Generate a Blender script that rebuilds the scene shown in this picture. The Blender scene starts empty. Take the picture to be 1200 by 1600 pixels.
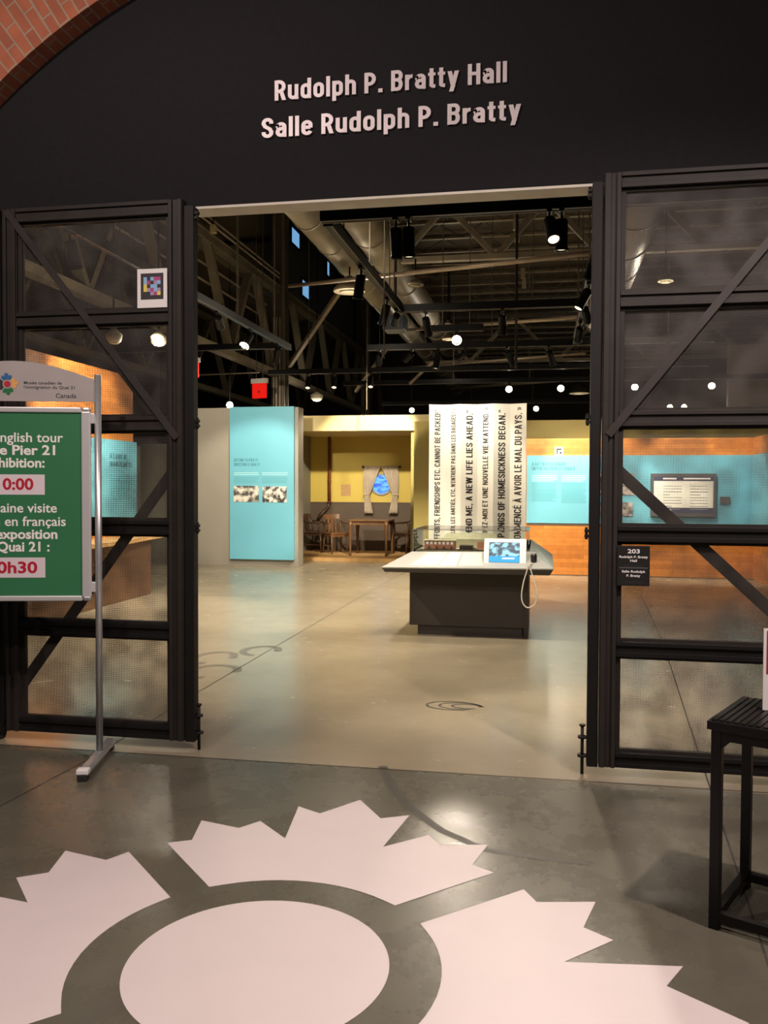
import bpy, bmesh, math, random
from mathutils import Vector, Matrix
random.seed(7)
PI = math.pi
scn = bpy.context.scene
COL = scn.collection

# ------------------------------------------------------------------ camera
F_PX, YAW, PITCH, ROLL, EYE = 1345.0, .1838, .0288, .0043, 1.55
_f = Vector((-math.sin(YAW)*math.cos(PITCH), math.cos(YAW)*math.cos(PITCH), -math.sin(PITCH)))
_r0 = Vector((math.cos(YAW), math.sin(YAW), 0)); _u0 = _r0.cross(_f)
_r = math.cos(ROLL)*_r0 + math.sin(ROLL)*_u0
_u = -math.sin(ROLL)*_r0 + math.cos(ROLL)*_u0
cam_d = bpy.data.cameras.new('camera'); cam = bpy.data.objects.new('camera', cam_d); COL.objects.link(cam)
cam_d.sensor_fit = 'VERTICAL'; cam_d.sensor_height = 36; cam_d.sensor_width = 27
cam_d.lens = 36*F_PX/1600; cam_d.clip_start = .05; cam_d.clip_end = 200
cam.matrix_world = Matrix(((_r.x, _u.x, -_f.x, 0), (_r.y, _u.y, -_f.y, 0), (_r.z, _u.z, -_f.z, EYE), (0, 0, 0, 1)))
scn.camera = cam
# measuring helpers: where the sight line of a photo point meets a real plane of the place
def _ray(x, y): return _f*F_PX + _r*(x-600) - _u*(y-800)
def on_z(x, y, z=0.0):
    d = _ray(x, y); t = (z-EYE)/d.z; return Vector((d.x*t, d.y*t, z))
def on_y(x, y, Y):
    d = _ray(x, y); t = Y/d.y; return Vector((d.x*t, Y, EYE+d.z*t))
def on_x(x, y, X):
    d = _ray(x, y); t = X/d.x; return Vector((X, d.y*t, EYE+d.z*t))

# ------------------------------------------------------------------ view, world, lobby lamps
vs = scn.view_settings
vs.view_transform = 'Standard'; vs.look = 'None'; vs.gamma = 1; vs.use_curve_mapping = False
vs.exposure = 0.0
w = bpy.data.worlds.new('world'); scn.world = w; w.use_nodes = True
w.node_tree.nodes['Background'].inputs[0].default_value = (1.0, .88, .74, 1)
w.node_tree.nodes['Background'].inputs[1].default_value = .035
scn.cycles.use_denoising = True
scn.cycles.max_bounces = 8; scn.cycles.transparent_max_bounces = 16
scn.cycles.sample_clamp_indirect = 3; scn.cycles.blur_glossy = 1.0
def spot_light(name, loc, target, power, angle=50, blend=.5, size=.06, color=(1, .84, .62)):
    l = bpy.data.lights.new(name, 'SPOT'); l.energy = power; l.spot_size = math.radians(angle); l.spot_blend = blend
    l.shadow_soft_size = size; l.color = color
    o = bpy.data.objects.new(name, l); COL.objects.link(o); o.location = loc
    o.rotation_euler = (Vector(target)-Vector(loc)).to_track_quat('-Z', 'Y').to_euler()
    return o
WARM = (1, .87, .68)
LOBBY = (1, .82, .76)
for i, (p, t, e, a) in enumerate([((1.94, 2.1, 4.6), (.6, 2.6, 0), 720, 120),
                                   ((-2.6, 1.2, 4.9), (-2.4, 3.4, 1.2), 330, 140),
                                   ((-.6, -.6, 4.9), (-.9, 3.4, 1.0), 300, 130)]):
    spot_light('lobby_light', p, t, e, a, .6, .06, LOBBY)

# ------------------------------------------------------------------ materials
def mat(name, col, rough=.5, metal=0.0, var=0.0, vscale=3.0, bump=0.0, bscale=60.0, rvar=0.0, emit=None, estr=0.0, spec=.5, detail=5):
    m = bpy.data.materials.new(name); m.use_nodes = True
    nt = m.node_tree; b = nt.nodes['Principled BSDF']
    b.inputs['Base Color'].default_value = (*col, 1); b.inputs['Roughness'].default_value = rough
    b.inputs['Metallic'].default_value = metal; b.inputs['Specular IOR Level'].default_value = spec
    tc = nt.nodes.new('ShaderNodeTexCoord')
    n = nt.nodes.new('ShaderNodeTexNoise'); n.inputs['Scale'].default_value = vscale; n.inputs['Detail'].default_value = detail
    nt.links.new(tc.outputs['Object'], n.inputs['Vector'])
    if var:
        r = nt.nodes.new('ShaderNodeValToRGB')
        r.color_ramp.elements[0].position = .3; r.color_ramp.elements[1].position = .7
        r.color_ramp.elements[0].color = (*[c*(1-var) for c in col], 1)
        r.color_ramp.elements[1].color = (*[min(1, c*(1+var)) for c in col], 1)
        nt.links.new(n.outputs['Fac'], r.inputs['Fac']); nt.links.new(r.outputs['Color'], b.inputs['Base Color'])
    if rvar:
        mr = nt.nodes.new('ShaderNodeMapRange'); mr.inputs['To Min'].default_value = max(.02, rough-rvar); mr.inputs['To Max'].default_value = rough+rvar
        nt.links.new(n.outputs['Fac'], mr.inputs['Value']); nt.links.new(mr.outputs['Result'], b.inputs['Roughness'])
    if bump:
        n2 = nt.nodes.new('ShaderNodeTexNoise'); n2.inputs['Scale'].default_value = bscale; n2.inputs['Detail'].default_value = 4
        nt.links.new(tc.outputs['Object'], n2.inputs['Vector'])
        bp = nt.nodes.new('ShaderNodeBump'); bp.inputs['Strength'].default_value = bump; bp.inputs['Distance'].default_value = .01
        nt.links.new(n2.outputs['Fac'], bp.inputs['Height']); nt.links.new(bp.outputs['Normal'], b.inputs['Normal'])
    if emit:
        b.inputs['Emission Color'].default_value = (*emit, 1); b.inputs['Emission Strength'].default_value = estr
    return m

def concrete(name, c0, c1, k=1.0):
    m = mat(name, c0, .3)
    nt = m.node_tree; b = nt.nodes['Principled BSDF']; L = nt.links.new
    tc = nt.nodes.new('ShaderNodeTexCoord')
    def noise(s, d=6, r=.6):
        n = nt.nodes.new('ShaderNodeTexNoise'); n.inputs['Scale'].default_value = s; n.inputs['Detail'].default_value = d; n.inputs['Roughness'].default_value = r
        L(tc.outputs['Object'], n.inputs['Vector']); return n
    a, c, g = noise(.7), noise(3.2, 8, .7), noise(60, 3)
    r1 = nt.nodes.new('ShaderNodeValToRGB'); e = r1.color_ramp.elements
    e[0].position = .32; e[0].color = (*c0, 1); e[1].position = .7; e[1].color = (*c1, 1)
    L(a.outputs['Fac'], r1.inputs['Fac'])
    r2 = nt.nodes.new('ShaderNodeValToRGB'); e = r2.color_ramp.elements
    e[0].position = .3; e[0].color = (1-.16*k, 1-.16*k, 1-.16*k, 1); e[1].position = .65; e[1].color = (1+.08*k, 1+.07*k, 1+.05*k, 1)
    L(c.outputs['Fac'], r2.inputs['Fac'])
    r3 = nt.nodes.new('ShaderNodeMapRange'); r3.inputs['To Min'].default_value = .92; r3.inputs['To Max'].default_value = 1.08
    L(g.outputs['Fac'], r3.inputs['Value'])
    m1 = nt.nodes.new('ShaderNodeMix'); m1.data_type = 'RGBA'; m1.blend_type = 'MULTIPLY'; m1.inputs['Factor'].default_value = 1
    L(r1.outputs['Color'], m1.inputs['A']); L(r2.outputs['Color'], m1.inputs['B'])
    m2 = nt.nodes.new('ShaderNodeMix'); m2.data_type = 'RGBA'; m2.blend_type = 'MULTIPLY'; m2.inputs['Factor'].default_value = 1
    L(m1.outputs['Result'], m2.inputs['A']); L(r3.outputs['Result'], m2.inputs['B'])
    L(m2.outputs['Result'], b.inputs['Base Color'])
    mr = nt.nodes.new('ShaderNodeMapRange'); mr.inputs['To Min'].default_value = .22-.05*k; mr.inputs['To Max'].default_value = .26+.12*k
    L(c.outputs['Fac'], mr.inputs['Value']); L(mr.outputs['Result'], b.inputs['Roughness'])
    return m

def brick_mat(name, c1, c2, mortar, bw, rh, msize, coord='UV', rough=.8, bump=.5, swap=False, offset=.5):
    m = mat(name, c1, rough); nt = m.node_tree; b = nt.nodes['Principled BSDF']; L = nt.links.new
    tc = nt.nodes.new('ShaderNodeTexCoord'); br = nt.nodes.new('ShaderNodeTexBrick')
    br.inputs['Scale'].default_value = 1; br.inputs['Color1'].default_value = (*c1, 1); br.inputs['Color2'].default_value = (*c2, 1)
    br.inputs['Mortar'].default_value = (*mortar, 1); br.inputs['Brick Width'].default_value = bw; br.inputs['Row Height'].default_value = rh
    br.inputs['Mortar Size'].default_value = msize; br.inputs['Mortar Smooth'].default_value = .2; br.offset = offset; br.inputs['Bias'].default_value = 0
    src = tc.outputs[coord]
    if swap:      # x <- first wall axis, y <- height
        sp = nt.nodes.new('ShaderNodeSeparateXYZ'); cb = nt.nodes.new('ShaderNodeCombineXYZ')
        L(src, sp.inputs[0]); L(sp.outputs[swap[0]], cb.inputs[0]); L(sp.outputs[swap[1]], cb.inputs[1]); src = cb.outputs[0]
    L(src, br.inputs['Vector'])
    n = nt.nodes.new('ShaderNodeTexNoise'); n.inputs['Scale'].default_value = 9; n.inputs['Detail'].default_value = 6
    L(src, n.inputs['Vector'])
    mr = nt.nodes.new('ShaderNodeMapRange'); mr.inputs['To Min'].default_value = .7; mr.inputs['To Max'].default_value = 1.3
    L(n.outputs['Fac'], mr.inputs['Value'])
    mx = nt.nodes.new('ShaderNodeMix'); mx.data_type = 'RGBA'; mx.blend_type = 'MULTIPLY'; mx.inputs['Factor'].default_value = 1
    L(br.outputs['Color'], mx.inputs['A']); L(mr.outputs['Result'], mx.inputs['B']); L(mx.outputs['Result'], b.inputs['Base Color'])
    if bump:
        bp = nt.nodes.new('ShaderNodeBump'); bp.inputs['Strength'].default_value = bump; bp.inputs['Distance'].default_value = .006; bp.invert = True
        L(br.outputs['Fac'], bp.inputs['Height']); L(bp.outputs['Normal'], b.inputs['Normal'])
    return m

def mesh_mat():
    """fine woven wire: small open holes between thin dark wires, denser in blotches that imitate moire"""
    m = bpy.data.materials.new('wire_mesh'); m.use_nodes = True; nt = m.node_tree; L = nt.links.new
    b = nt.nodes['Principled BSDF']; out = nt.nodes['Material Output']
    b.inputs['Base Color'].default_value = (.052, .044, .037, 1); b.inputs['Roughness'].default_value = .55; b.inputs['Metallic'].default_value = 0
    tc = nt.nodes.new('ShaderNodeTexCoord'); sp = nt.nodes.new('ShaderNodeSeparateXYZ'); L(tc.outputs['Object'], sp.inputs[0])
    n = nt.nodes.new('ShaderNodeTexNoise'); n.inputs['Scale'].default_value = 6.5; n.inputs['Detail'].default_value = 1.0
    L(tc.outputs['Object'], n.inputs['Vector'])
    mr = nt.nodes.new('ShaderNodeMapRange'); mr.inputs['From Min'].default_value = .35; mr.inputs['From Max'].default_value = .65
    mr.inputs['To Min'].default_value = .19; mr.inputs['To Max'].default_value = .41  # blotchy wire width stands in for moire between mesh layers
    L(n.outputs['Fac'], mr.inputs['Value'])
    def wire(ax):
        a = nt.nodes.new('ShaderNodeMath'); a.operation = 'MULTIPLY'; a.inputs[1].default_value = 1/.0055; L(sp.outputs[ax], a.inputs[0])
        f = nt.nodes.new('ShaderNodeMath'); f.operation = 'FRACT'; L(a.outputs[0], f.inputs[0])
        c = nt.nodes.new('ShaderNodeMath'); c.operation = 'LESS_THAN'; L(f.outputs[0], c.inputs[0]); L(mr.outputs['Result'], c.inputs[1]); return c
    x, z = wire('X'), wire('Z')
    mx = nt.nodes.new('ShaderNodeMath'); mx.operation = 'MAXIMUM'; L(x.outputs[0], mx.inputs[0]); L(z.outputs[0], mx.inputs[1])
    tr = nt.nodes.new('ShaderNodeBsdfTransparent'); ms = nt.nodes.new('ShaderNodeMixShader')
    L(mx.outputs[0], ms.inputs[0]); L(tr.outputs[0], ms.inputs[1]); L(b.outputs[0], ms.inputs[2]); L(ms.outputs[0], out.inputs['Surface'])
    return m

def glass_mat():
    m = bpy.data.materials.new('clear_acrylic'); m.use_nodes = True; nt = m.node_tree; L = nt.links.new
    out = nt.nodes['Material Output']; nt.nodes.remove(nt.nodes['Principled BSDF'])
    tr = nt.nodes.new('ShaderNodeBsdfTransparent'); tr.inputs[0].default_value = (.955, .97, .96, 1)
    gl = nt.nodes.new('ShaderNodeBsdfGlossy'); gl.inputs['Roughness'].default_value = .02
    lw = nt.nodes.new('ShaderNodeFresnel'); lw.inputs['IOR'].default_value = 1.35
    ms = nt.nodes.new('ShaderNodeMixShader'); L(lw.outputs[0], ms.inputs[0]); L(tr.outputs[0], ms.inputs[1]); L(gl.outputs[0], ms.inputs[2])
    L(ms.outputs[0], out.inputs['Surface']); return m

def photo_mat(name, dark, light, scale, seed=0.0, emit=0.0, stretch=(1, 1, 1), lo=.42, hi=.58):
    m = mat(name, light, .4); nt = m.node_tree; b = nt.nodes['Principled BSDF']; L = nt.links.new
    tc = nt.nodes.new('ShaderNodeTexCoord'); mp = nt.nodes.new('ShaderNodeMapping'); mp.inputs['Location'].default_value = (seed, seed*1.7, seed*.3)
    mp.inputs['Scale'].default_value = stretch
    L(tc.outputs['Object'], mp.inputs[0]); n = nt.nodes.new('ShaderNodeTexNoise'); n.inputs['Scale'].default_value = scale; n.inputs['Detail'].default_value = 4
    L(mp.outputs[0], n.inputs['Vector']); r = nt.nodes.new('ShaderNodeValToRGB'); e = r.color_ramp.elements
    e[0].position = lo; e[0].color = (*dark, 1); e[1].position = hi; e[1].color = (*light, 1)
    L(n.outputs['Fac'], r.inputs['Fac']); L(r.outputs['Color'], b.inputs['Base Color'])
    if emit:
        b.inputs['Base Color'].default_value = (.01, .01, .012, 1); nt.links.remove(b.inputs['Base Color'].links[0])
        L(r.outputs['Color'], b.inputs['Emission Color']); b.inputs['Emission Strength'].default_value = emit
    return m

M = {}
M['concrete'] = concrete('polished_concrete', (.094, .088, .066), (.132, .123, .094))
M['concrete_hall'] = concrete('lightened_polished_concrete', (.255, .214, .147), (.305, .262, .188), .45)  # floor concrete made paler here, putting the brighter hall light into its colour
M['joint'] = mat('saw_cut_joint', (.035, .03, .026), .8)
M['scuff'] = mat('rubber_scuff', (.048, .042, .033), .5, var=.25, vscale=14)
M['stain'] = mat('floor_stain', (.12, .095, .065), .35, var=.3, vscale=9)
M['vinyl'] = mat('pinkish_vinyl', (.655, .585, .582), .45, spec=.35, var=.02, vscale=4, bump=.05, bscale=220)
M['black_wall'] = mat('black_painted_wall', (.0095, .0085, .0098), .8, var=.12, vscale=30, bump=.15, bscale=150, spec=.25)
M['cream'] = mat('cream_painted_board', (.62, .58, .49), .6, var=.08, vscale=5)
M['gate'] = mat('dark_gate_steel', (.022, .0185, .016), .55, .0, var=.18, vscale=7, bump=.06, bscale=90, spec=.3)
M['gate_black'] = mat('black_gate_steel', (.008, .0072, .007), .55, .0, var=.15, vscale=7, spec=.25)
M['gate_flat'] = mat('grey_flat_bar_steel', (.034, .029, .026), .5, .0, var=.15, vscale=8, spec=.3)
M['mesh'] = mesh_mat()
M['brick'] = brick_mat('red_brick', (.38, .115, .055), (.26, .075, .04), (.30, .22, .15), .20, .068, .006)
M['lintel_letter'] = mat('brushed_silver_letter', (.47, .415, .42), .45, .3, var=.12, vscale=6)
M['alu'] = mat('satin_aluminium', (.52, .53, .54), .35, .7, var=.05, vscale=20)
M['alu_frame'] = mat('silver_snap_frame', (.66, .66, .66), .35, .45)
M['head_panel'] = mat('grey_sign_header', (.36, .33, .32), .5, .1, var=.04, vscale=6)
M['green'] = mat('green_poster', (.030, .165, .070), .42, var=.05, vscale=2)
M['white'] = mat('white_print', (.80, .78, .76), .5)
M['pinkwhite'] = mat('pale_pink_label', (.66, .58, .62), .5)
M['red_ink'] = mat('red_print', (.42, .010, .030), .5)
M['dark_ink'] = mat('dark_print', (.028, .026, .028), .5)
M['grey_ink'] = mat('grey_print', (.30, .30, .30), .5)
M['black'] = mat('black_plastic', (.012, .012, .012), .4)
M['black_table'] = mat('black_powder_coat', (.005, .004, .004), .4, .0, var=.1, vscale=12, spec=.22)
M['rubber'] = mat('black_rubber', (.015, .015, .016), .6)
M['blue'] = mat('sky_blue_panel', (.165, .50, .64), .45, var=.03, vscale=2)
M['blue_text'] = mat('dark_teal_print', (.055, .22, .27), .5)
M['blue_line'] = mat('pale_blue_print', (.42, .78, .84), .5)
M['blue_line_dark'] = mat('mid_teal_print', (.10, .38, .45), .5)
M['grey_panel'] = mat('grey_partition', (.34, .31, .26), .55, var=.04, vscale=2)
M['yellow'] = mat('mustard_yellow_wall', (.60, .455, .085), .6, var=.03, vscale=2)
M['cream_yellow'] = mat('cream_yellow_fascia', (.78, .64, .30), .5, var=.03, vscale=2)
M['dado'] = mat('brown_dado', (.095, .065, .042), .55, var=.08, vscale=4)
M['olive'] = mat('olive_wall', (.42, .34, .10), .6, var=.04, vscale=2)
M['olive_grey'] = mat('greenish_grey_wall', (.20, .19, .14), .6, var=.04, vscale=2)
M['wood_wall'] = brick_mat('orange_oak_planks', (.64, .245, .05), (.48, .165, .032), (.34, .115, .025), 1.1, .075, .0022, 'Object', .42, .1, ('X', 'Z'), .37)
M['wood_wall_side'] = brick_mat('orange_oak_planks_side', (.64, .245, .05), (.48, .165, .032), (.34, .115, .025), 1.1, .075, .0022, 'Object', .42, .1, ('Y', 'Z'), .37)
M['wood_floor'] = brick_mat('pale_oak_floor', (.66, .40, .16), (.56, .33, .12), (.30, .17, .06), 1.2, .11, .003, 'Object', .4, .05, ('X', 'Y'), .37)
M['wood_brown'] = mat('brown_bench_wood', (.15, .075, .036), .45, var=.2, vscale=3)
M['oak'] = mat('varnished_oak', (.15, .072, .028), .38, var=.25, vscale=8)
M['dark_oak'] = mat('dark_stained_oak', (.06, .03, .015), .4, var=.25, vscale=8)
M['copper'] = mat('rust_red_pipe', (.22, .065, .022), .45, .2, var=.15, vscale=6)
M['curtain'] = mat('beige_curtain', (.50, .42, .32), .8, var=.06, vscale=8)
M['sea'] = photo_mat('porthole_view', (.01, .10, .62), (.10, .42, .95), 5, 2, 1.5, (1, 1, 3))
M['paper'] = mat('paper_white', (.84, .82, .74), .6, var=.02, vscale=4)
M['kiosk_base'] = mat('charcoal_laminate', (.046, .038, .030), .5, var=.04, vscale=3)
M['kiosk_edge'] = mat('grey_laminate_edge', (.055, .050, .043), .45)
M['kiosk_top'] = mat('white_laminate_top', (.40, .40, .38), .35)
M['kiosk_grey'] = mat('grey_graphic_panel', (.30, .35, .33), .4)
M['label'] = mat('printed_label', (.56, .55, .52), .5)
M['teal_line'] = mat('teal_stripe', (.25, .65, .60), .5)
M['glass'] = glass_mat()
M['terrain'] = mat('model_ground', (.55, .52, .38), .7, var=.25, vscale=18)
M['model_brick'] = mat('model_brick', (.36, .15, .09), .7, var=.15, vscale=30)
M['model_roof'] = mat('model_pale_roof', (.62, .60, .42), .7, var=.08, vscale=12)
M['model_dark'] = mat('model_dark', (.07, .05, .04), .7)
M['screen_photo'] = photo_mat('lit_screen_picture', (.015, .05, .10), (.30, .75, .92), 16, 5, 1.25, (1, 1, 1), .44, .56)
M['screen_blue'] = mat('lit_screen_caption', (.01, .03, .06), .3, emit=(.01, .42, .92), estr=1.1)
M['cord'] = mat('cream_cord', (.62, .58, .50), .5)
M['photo_a'] = photo_mat('sepia_photo_a', (.09, .085, .08), (.78, .75, .66), 9, 1.3)
M['photo_b'] = photo_mat('sepia_photo_b', (.05, .05, .05), (.80, .76, .70), 11, 7.7)
M['photo_c'] = photo_mat('grey_photo_c', (.11, .10, .10), (.55, .50, .47), 7, 3.1)
M['board_frame'] = mat('dark_board_frame', (.10, .10, .11), .5)
M['navy'] = mat('navy_band', (.05, .06, .12), .5)
M['roof'] = mat('dark_roof_deck', (.085, .063, .04), .8, var=.2, vscale=2)
M['steel'] = mat('painted_roof_steel', (.21, .175, .115), .5, .2, var=.2, vscale=3)
M['joist'] = mat('painted_joist_steel', (.30, .25, .17), .5, .2, var=.15, vscale=3)
M['joist_dark'] = mat('dark_joist_steel', (.10, .085, .058), .6, .1, var=.15, vscale=3)
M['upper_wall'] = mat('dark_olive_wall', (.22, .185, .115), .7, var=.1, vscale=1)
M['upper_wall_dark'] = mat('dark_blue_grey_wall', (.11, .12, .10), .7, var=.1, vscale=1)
M['hall_wall'] = mat('dark_hall_wall', (.05, .042, .03), .8, var=.2, vscale=1)
M['track'] = mat('black_track', (.006, .006, .006), .4, .0, spec=.2)
M['track_lip'] = mat('pale_track_lip', (.22, .20, .17), .4, .3)
M['duct'] = mat('galvanised_duct', (.24, .21, .15), .42, .45, var=.12, vscale=3)
M['pipe'] = mat('beige_pipe', (.45, .36, .26), .4, .3, var=.1, vscale=3)
M['lens'] = mat('warm_lit_lens', (.9, .85, .7), .3, emit=(1, .80, .50), estr=2.0)
M['lens_hot'] = mat('bright_lit_lens', (1, .95, .8), .3, emit=(1, .86, .58), estr=14.0)
M['diffuser'] = mat('frosted_diffuser', (.75, .72, .62), .4, emit=(1, .88, .66), estr=.45)
M['diffuser_dim'] = mat('unlit_diffuser', (.60, .55, .40), .4)
M['daylight'] = mat('evening_window_glass', (.2, .4, .6), .2, emit=(.22, .50, .85), estr=.75)
M['exit_red'] = mat('lit_red_sign_face', (.4, .008, .005), .4, emit=(1, .012, .006), estr=.6)
M['exit_white'] = mat('white_sign_case', (.60, .58, .50), .5)
M['bluebox'] = mat('dark_blue_case', (.03, .05, .08), .4)
M['blue_ink'] = mat('blue_leaf_print', (.02, .11, .27), .5)
M['orange_ink'] = mat('orange_leaf_print', (.66, .34, .10), .5)
M['green_ink'] = mat('green_leaf_print', (.012, .14, .04), .5)
M['tag_blue'] = mat('tag_light_blue', (.26, .47, .72), .5)
M['tag_pink'] = mat('tag_magenta', (.42, .06, .20), .5)
M['tag_yellow'] = mat('tag_yellow', (.78, .60, .10), .5)
M['tag_lilac'] = mat('tag_lilac', (.36, .28, .45), .5)
M['leaflet_red'] = mat('leaflet_red', (.36, .035, .045), .4)

# ------------------------------------------------------------------ mesh building helpers
class MB:
    def __init__(s): s.bm = bmesh.new()
    def poly(s, pts):
        vs = [s.bm.verts.new(p) for p in pts]; return s.bm.faces.new(vs)
    def box(s, x0, x1, y0, y1, z0, z1):
        return s.hexa([(x0, y0, z0), (x1, y0, z0), (x1, y1, z0), (x0, y1, z0), (x0, y0, z1), (x1, y0, z1), (x1, y1, z1), (x0, y1, z1)])
    def hexa(s, p):
        v = [s.bm.verts.new(q) for q in p]
        for f in ((3, 2, 1, 0), (4, 5, 6, 7), (0, 1, 5, 4), (1, 2, 6, 5), (2, 3, 7, 6), (3, 0, 4, 7)):
            s.bm.faces.new([v[i] for i in f])
        return s
    def bar(s, a, b, w, h, up=(0, 0, 1)):
        a = Vector(a); b = Vector(b); d = (b-a).normalized(); up = Vector(up)
        if abs(d.dot(up)) > .98: up = Vector((0, 1, 0))
        x = d.cross(up).normalized(); y = x.cross(d).normalized()
        o = [(-w/2, -h/2), (w/2, -h/2), (w/2, h/2), (-w/2, h/2)]
        return s.hexa([a+x*i+y*j for i, j in o]+[b+x*i+y*j for i, j in o])
    def cyl(s, a, b, r0, r1=None, n=16, cap=True):
        r1 = r0 if r1 is None else r1
        a = Vector(a); b = Vector(b); d = (b-a).normalized(); up = Vector((0, 0, 1)) if abs(d.z) < .95 else Vector((1, 0, 0))
        x = d.cross(up).normalized(); y = x.cross(d)
        A = [s.bm.verts.new(a+(x*math.cos(t)+y*math.sin(t))*r0) for t in [2*PI*i/n for i in range(n)]]
        B = [s.bm.verts.new(b+(x*math.cos(t)+y*math.sin(t))*r1) for t in [2*PI*i/n for i in range(n)]]
        for i in range(n):
            f = s.bm.faces.new((A[i], A[(i+1) % n], B[(i+1) % n], B[i])); f.smooth = n > 8
        if cap: s.bm.faces.new(A[::-1]); s.bm.faces.new(B)
        return s
    def tube(s, pts, r, n=8):
        pts = [Vector(p) for p in pts]; rings = []
        ref = Vector((.13, .31, .94)).normalized()
        for i, p in enumerate(pts):
            d = (pts[min(i+1, len(pts)-1)]-pts[max(i-1, 0)]).normalized()
            x = d.cross(ref)
            x = x.normalized() if x.length > .05 else d.cross(Vector((1, 0, 0))).normalized()
            y = x.cross(d)
            rings.append([s.bm.verts.new(p+(x*math.cos(2*PI*k/n)+y*math.sin(2*PI*k/n))*r) for k in range(n)])
        for A, B in zip(rings, rings[1:]):
            for k in range(n):
                f = s.bm.faces.new((A[k], A[(k+1) % n], B[(k+1) % n], B[k])); f.smooth = True
        s.bm.faces.new(rings[0][::-1]); s.bm.faces.new(rings[-1]); return s
    def lathe(s, prof, c=(0, 0, 0), n=24):
        c = Vector(c); rings = []
        for r, z in prof:
            rings.append([s.bm.verts.new(c+Vector((r*math.cos(2*PI*k/n), r*math.sin(2*PI*k/n), z))) for k in range(n)])
        for A, B in zip(rings, rings[1:]):
            for k in range(n):
                f = s.bm.faces.new((A[k], A[(k+1) % n], B[(k+1) % n], B[k])); f.smooth = True
        if prof[0][0] > 1e-4: s.bm.faces.new(rings[0][::-1])
        if prof[-1][0] > 1e-4: s.bm.faces.new(rings[-1])
        return s
    def prism(s, pts, vec):
        """closed outline (3-D points in one plane) extruded by vec"""
        vec = Vector(vec); A = [s.bm.verts.new(p) for p in pts]; B = [s.bm.verts.new(Vector(p)+vec) for p in pts]; n = len(pts)
        s.bm.faces.new(A[::-1]); s.bm.faces.new(B)
        for i in range(n): s.bm.faces.new((A[i], A[(i+1) % n], B[(i+1) % n], B[i]))
        return s
    def build(s, name, m, parent=None, off=None, bevel=0.0):
        if off is not None: bmesh.ops.translate(s.bm, verts=s.bm.verts, vec=-Vector(off))
        bmesh.ops.recalc_face_normals(s.bm, faces=s.bm.faces)
        me = bpy.data.meshes.new(name); s.bm.to_mesh(me); s.bm.free()
        o = bpy.data.objects.new(name, me); COL.objects.link(o); me.materials.append(M[m] if isinstance(m, str) else m)
        if parent is not None: o.parent = parent
        if bevel:
            b = o.modifiers.new('bevel', 'BEVEL'); b.width = bevel; b.segments = 2; b.limit_method = 'ANGLE'
        return o
def tag(o, label=None, cat=None, group=None, kind=None):
    if label: o['label'] = label
    if cat: o['category'] = cat
    if group: o['group'] = group
    if kind: o['kind'] = kind
    return o
def empty(name, loc=(0, 0, 0), rz=0.0):
    o = bpy.data.objects.new(name, None); COL.objects.link(o); o.location = loc; o.rotation_euler = (0, 0, rz); o.empty_display_size = .1
    return o
def struct(o): o['kind'] = 'structure'; return o
def copy_tree(o, parent=None):
    c = o.copy(); COL.objects.link(c)
    if parent is not None: c.parent = parent
    for ch in [k for k in o.children]: copy_tree(ch, c)
    return c

def _text_mesh(s, bold, extrude):
    cu = bpy.data.curves.new('t', 'FONT'); cu.body = s; cu.size = 1; cu.offset = bold; cu.extrude = extrude; cu.resolution_u = 3
    ob = bpy.data.objects.new('t', cu); COL.objects.link(ob)
    dg = bpy.context.evaluated_depsgraph_get(); dg.update()
    me = bpy.data.meshes.new_from_object(ob.evaluated_get(dg))
    bpy.data.objects.remove(ob); bpy.data.curves.remove(cu); return me
_h = _text_mesh('H', 0, 0); CAP = max(v.co.y for v in _h.vertices); bpy.data.meshes.remove(_h)
def text(s, name, m, parent, origin, xd=(1, 0, 0), yd=(0, 0, 1), cap=.1, width=None, align='L', bold=.0, depth=.002):
    """lettering whose baseline starts (or centres) at origin; cap height and width in metres"""
    me = _text_mesh(s, bold, 1.0)
    xs = [v.co.x for v in me.vertices]; x0, x1 = min(xs), max(xs)
    ky = cap/CAP; kx = ky if width is None else width/(x1-x0)
    sh = {'L': 0, 'C': .5, 'R': 1}[align]*(x1-x0)
    xd = Vector(xd).normalized(); yd = Vector(yd).normalized(); n = xd.cross(yd); origin = Vector(origin)
    for v in me.vertices:
        v.co = origin + xd*((v.co.x-x0-sh)*kx) + yd*(v.co.y*ky) + n*(v.co.z*depth*.5 + depth*.5)
    me.name = name; me.materials.clear(); me.materials.append(M[m])
    o = bpy.data.objects.new(name, me); COL.objects.link(o)
    if parent is not None: o.parent = parent
    return o

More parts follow.
